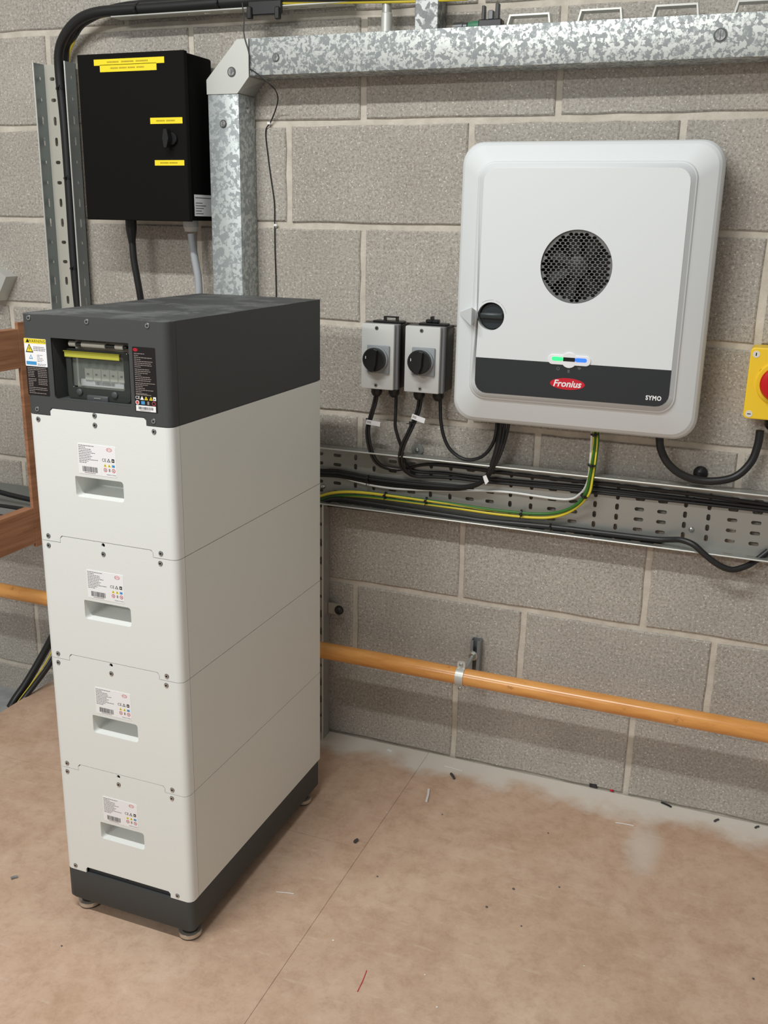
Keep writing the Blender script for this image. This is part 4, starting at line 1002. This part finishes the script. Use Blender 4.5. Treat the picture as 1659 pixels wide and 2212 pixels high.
def loose(label, shift, r, m_='cable_black', m2=None):
    pth = [(170+shift, 1290, -.03), (130+shift, 1345, -.05), (104+shift, 1394, -.075), (80+shift, 1437, -.105), (55+shift*.8, 1478, -.14), (34+shift*.7, 1508, -.175), (22+shift*.6, 1528, -.20)]
    return cable('loose_cable', label, pth, None, r, m_, 12, m2=m2)
loose('thick black cable sloping down behind the deck edge at lower left', 0, .0115)
loose('second black cable sloping down beside the thick one at lower left', 26, .0080)
loose('green and yellow earth cable between the sloping black cables', 15, .0018, 'cable_yellow', 'cable_green')
# galvanised sheet corner at far left
mt_ = [W(-60, 560, -.045), W(0, 588, -.045), W(13, 598, -.045), W(-8, 650, -.045), W(-70, 640, -.045)]
tag(MB().prism(mt_, 'zinc_bright', (0, .044, 0)).build('metal_plate', smooth=0), 'bright galvanised plate corner poking in at the far left edge', 'plate')

# ================================================================== FLOOR DEBRIS
def debris(name, label, cat, u0, v0, u1, v1, r, m_, flat=False, Z=0):
    a = G(u0, v0, 0); c = G(u1, v1, 0); mid = (a+c)/2
    d = (c-a); s_ = Vector((-d.y, d.x, 0)).normalized()*.0015
    if flat:
        w_ = Vector((-d.y, d.x, 0)).normalized()*r
        b_ = MB().prism([a-w_+Vector((0, 0, .0003)), c-w_+Vector((0, 0, .0003)), c+w_+Vector((0, 0, .0003)), a+w_+Vector((0, 0, .0003))], m_, (0, 0, .0012))
    else:
        up_ = Vector((0, 0, r+.0003)); b_ = MB().tube(smooth_path([a+up_, mid+s_*.7+up_, c+up_], 4), r, m_, 8)
    return tag(b_.build(name), label, cat)
debris('sleeve_offcut', 'short white sleeve offcut standing end-on toward the battery tower', 'offcut', 926, 1708, 921, 1733, .0030, 'cable_white')
debris('sleeve_offcut', 'curved pale strip lying by the wall behind the white sleeve offcut', 'offcut', 960, 1656, 999, 1667, .0012, 'cable_white')
debris('sleeve_offcut', 'straight pale strip lying on the deck further right', 'offcut', 1329, 1778, 1369, 1785, .0012, 'cable_white')
debris('screw_plug', 'small dark grey plug lying near the curved pale strip', 'plug', 974, 1674, 981, 1684, .0034, 'dark_steel')
debris('paper_scrap', 'small white scrap by the wall near the tray leg', 'scrap', 837, 1620, 846, 1624, .004, 'label_white', True)
debris('bolt_scrap', 'small rusty bolt lying on the seam between deck boards', 'bolt', 766, 1822, 773, 1817, .0036, 'dark_steel')
debris('plastic_scrap', 'black plastic scrap against the wall right of centre', 'scrap', 1273, 1699, 1289, 1703, .0055, 'black_plastic')
debris('red_scrap', 'tiny red scrap against the wall beside the black plastic', 'scrap', 1317, 1708, 1323, 1711, .0030, 'logo_red')
debris('cable_tie_scrap', 'curled black cable tie end lying by the wall at right', 'cable tie', 1428, 1735, 1450, 1745, .0022, 'black_plastic')
debris('screw_plug', 'dark plug in the dust along the wall at far right', 'plug', 1543, 1776, 1552, 1772, .0024, 'dark_steel')
debris('screw_plug', 'dark plug in the dust nearest the right edge', 'plug', 1631, 1790, 1639, 1787, .0022, 'dark_steel')
debris('plastic_scrap', 'small blue grey scrap on the deck left of the battery tower', 'scrap', 24, 1900, 38, 1896, .0030, 'strut')
debris('sleeve_offcut', 'pale curl of sheath on the deck right of the tower base', 'offcut', 597, 1928, 635, 1932, .0010, 'cable_white')
debris('wire_scrap', 'thin red wire scrap on the deck in the foreground', 'wire', 792, 2097, 772, 2143, .0007, 'logo_red')
crumbs = ((1051, 1960, .0028), (1109, 1921, .003), (1208, 1917, .0022), (955, 1760, .0022), (815, 1894, .0022), (1126, 2001, .002), (1184, 1800, .002), (1627, 2115, .0026), (133, 2044, .002))
for k, (u_, v_, r_) in enumerate(crumbs):
    a = G(u_, v_); b = MB().lathe((a.x, a.y, .0001), (.15, .1, 1), [(0, r_*.7), (r_*.4, r_), (r_*.9, r_*.5)], 'dark_steel', 7)
    tag(b.build('crumb', smooth=0), 'tiny dark crumb scattered on the brown deck', 'crumb', 'crumbs on the deck')
chips = ((218, 1809, .0022), (944, 2176, .0026), (918, 2106, .0022), (720, 2032, .003), (1262, 2087, .002), (836, 1756, .002))
for k, (u_, v_, r_) in enumerate(chips):
    a = G(u_, v_); b = MB().lathe((a.x, a.y, .0001), (.1, .2, 1), [(0, r_*.8), (r_*.3, r_), (r_*.6, r_*.6)], 'cream', 6)
    tag(b.build('chip', smooth=0), 'tiny pale chip scattered on the brown deck', 'chip', 'pale chips on the deck')
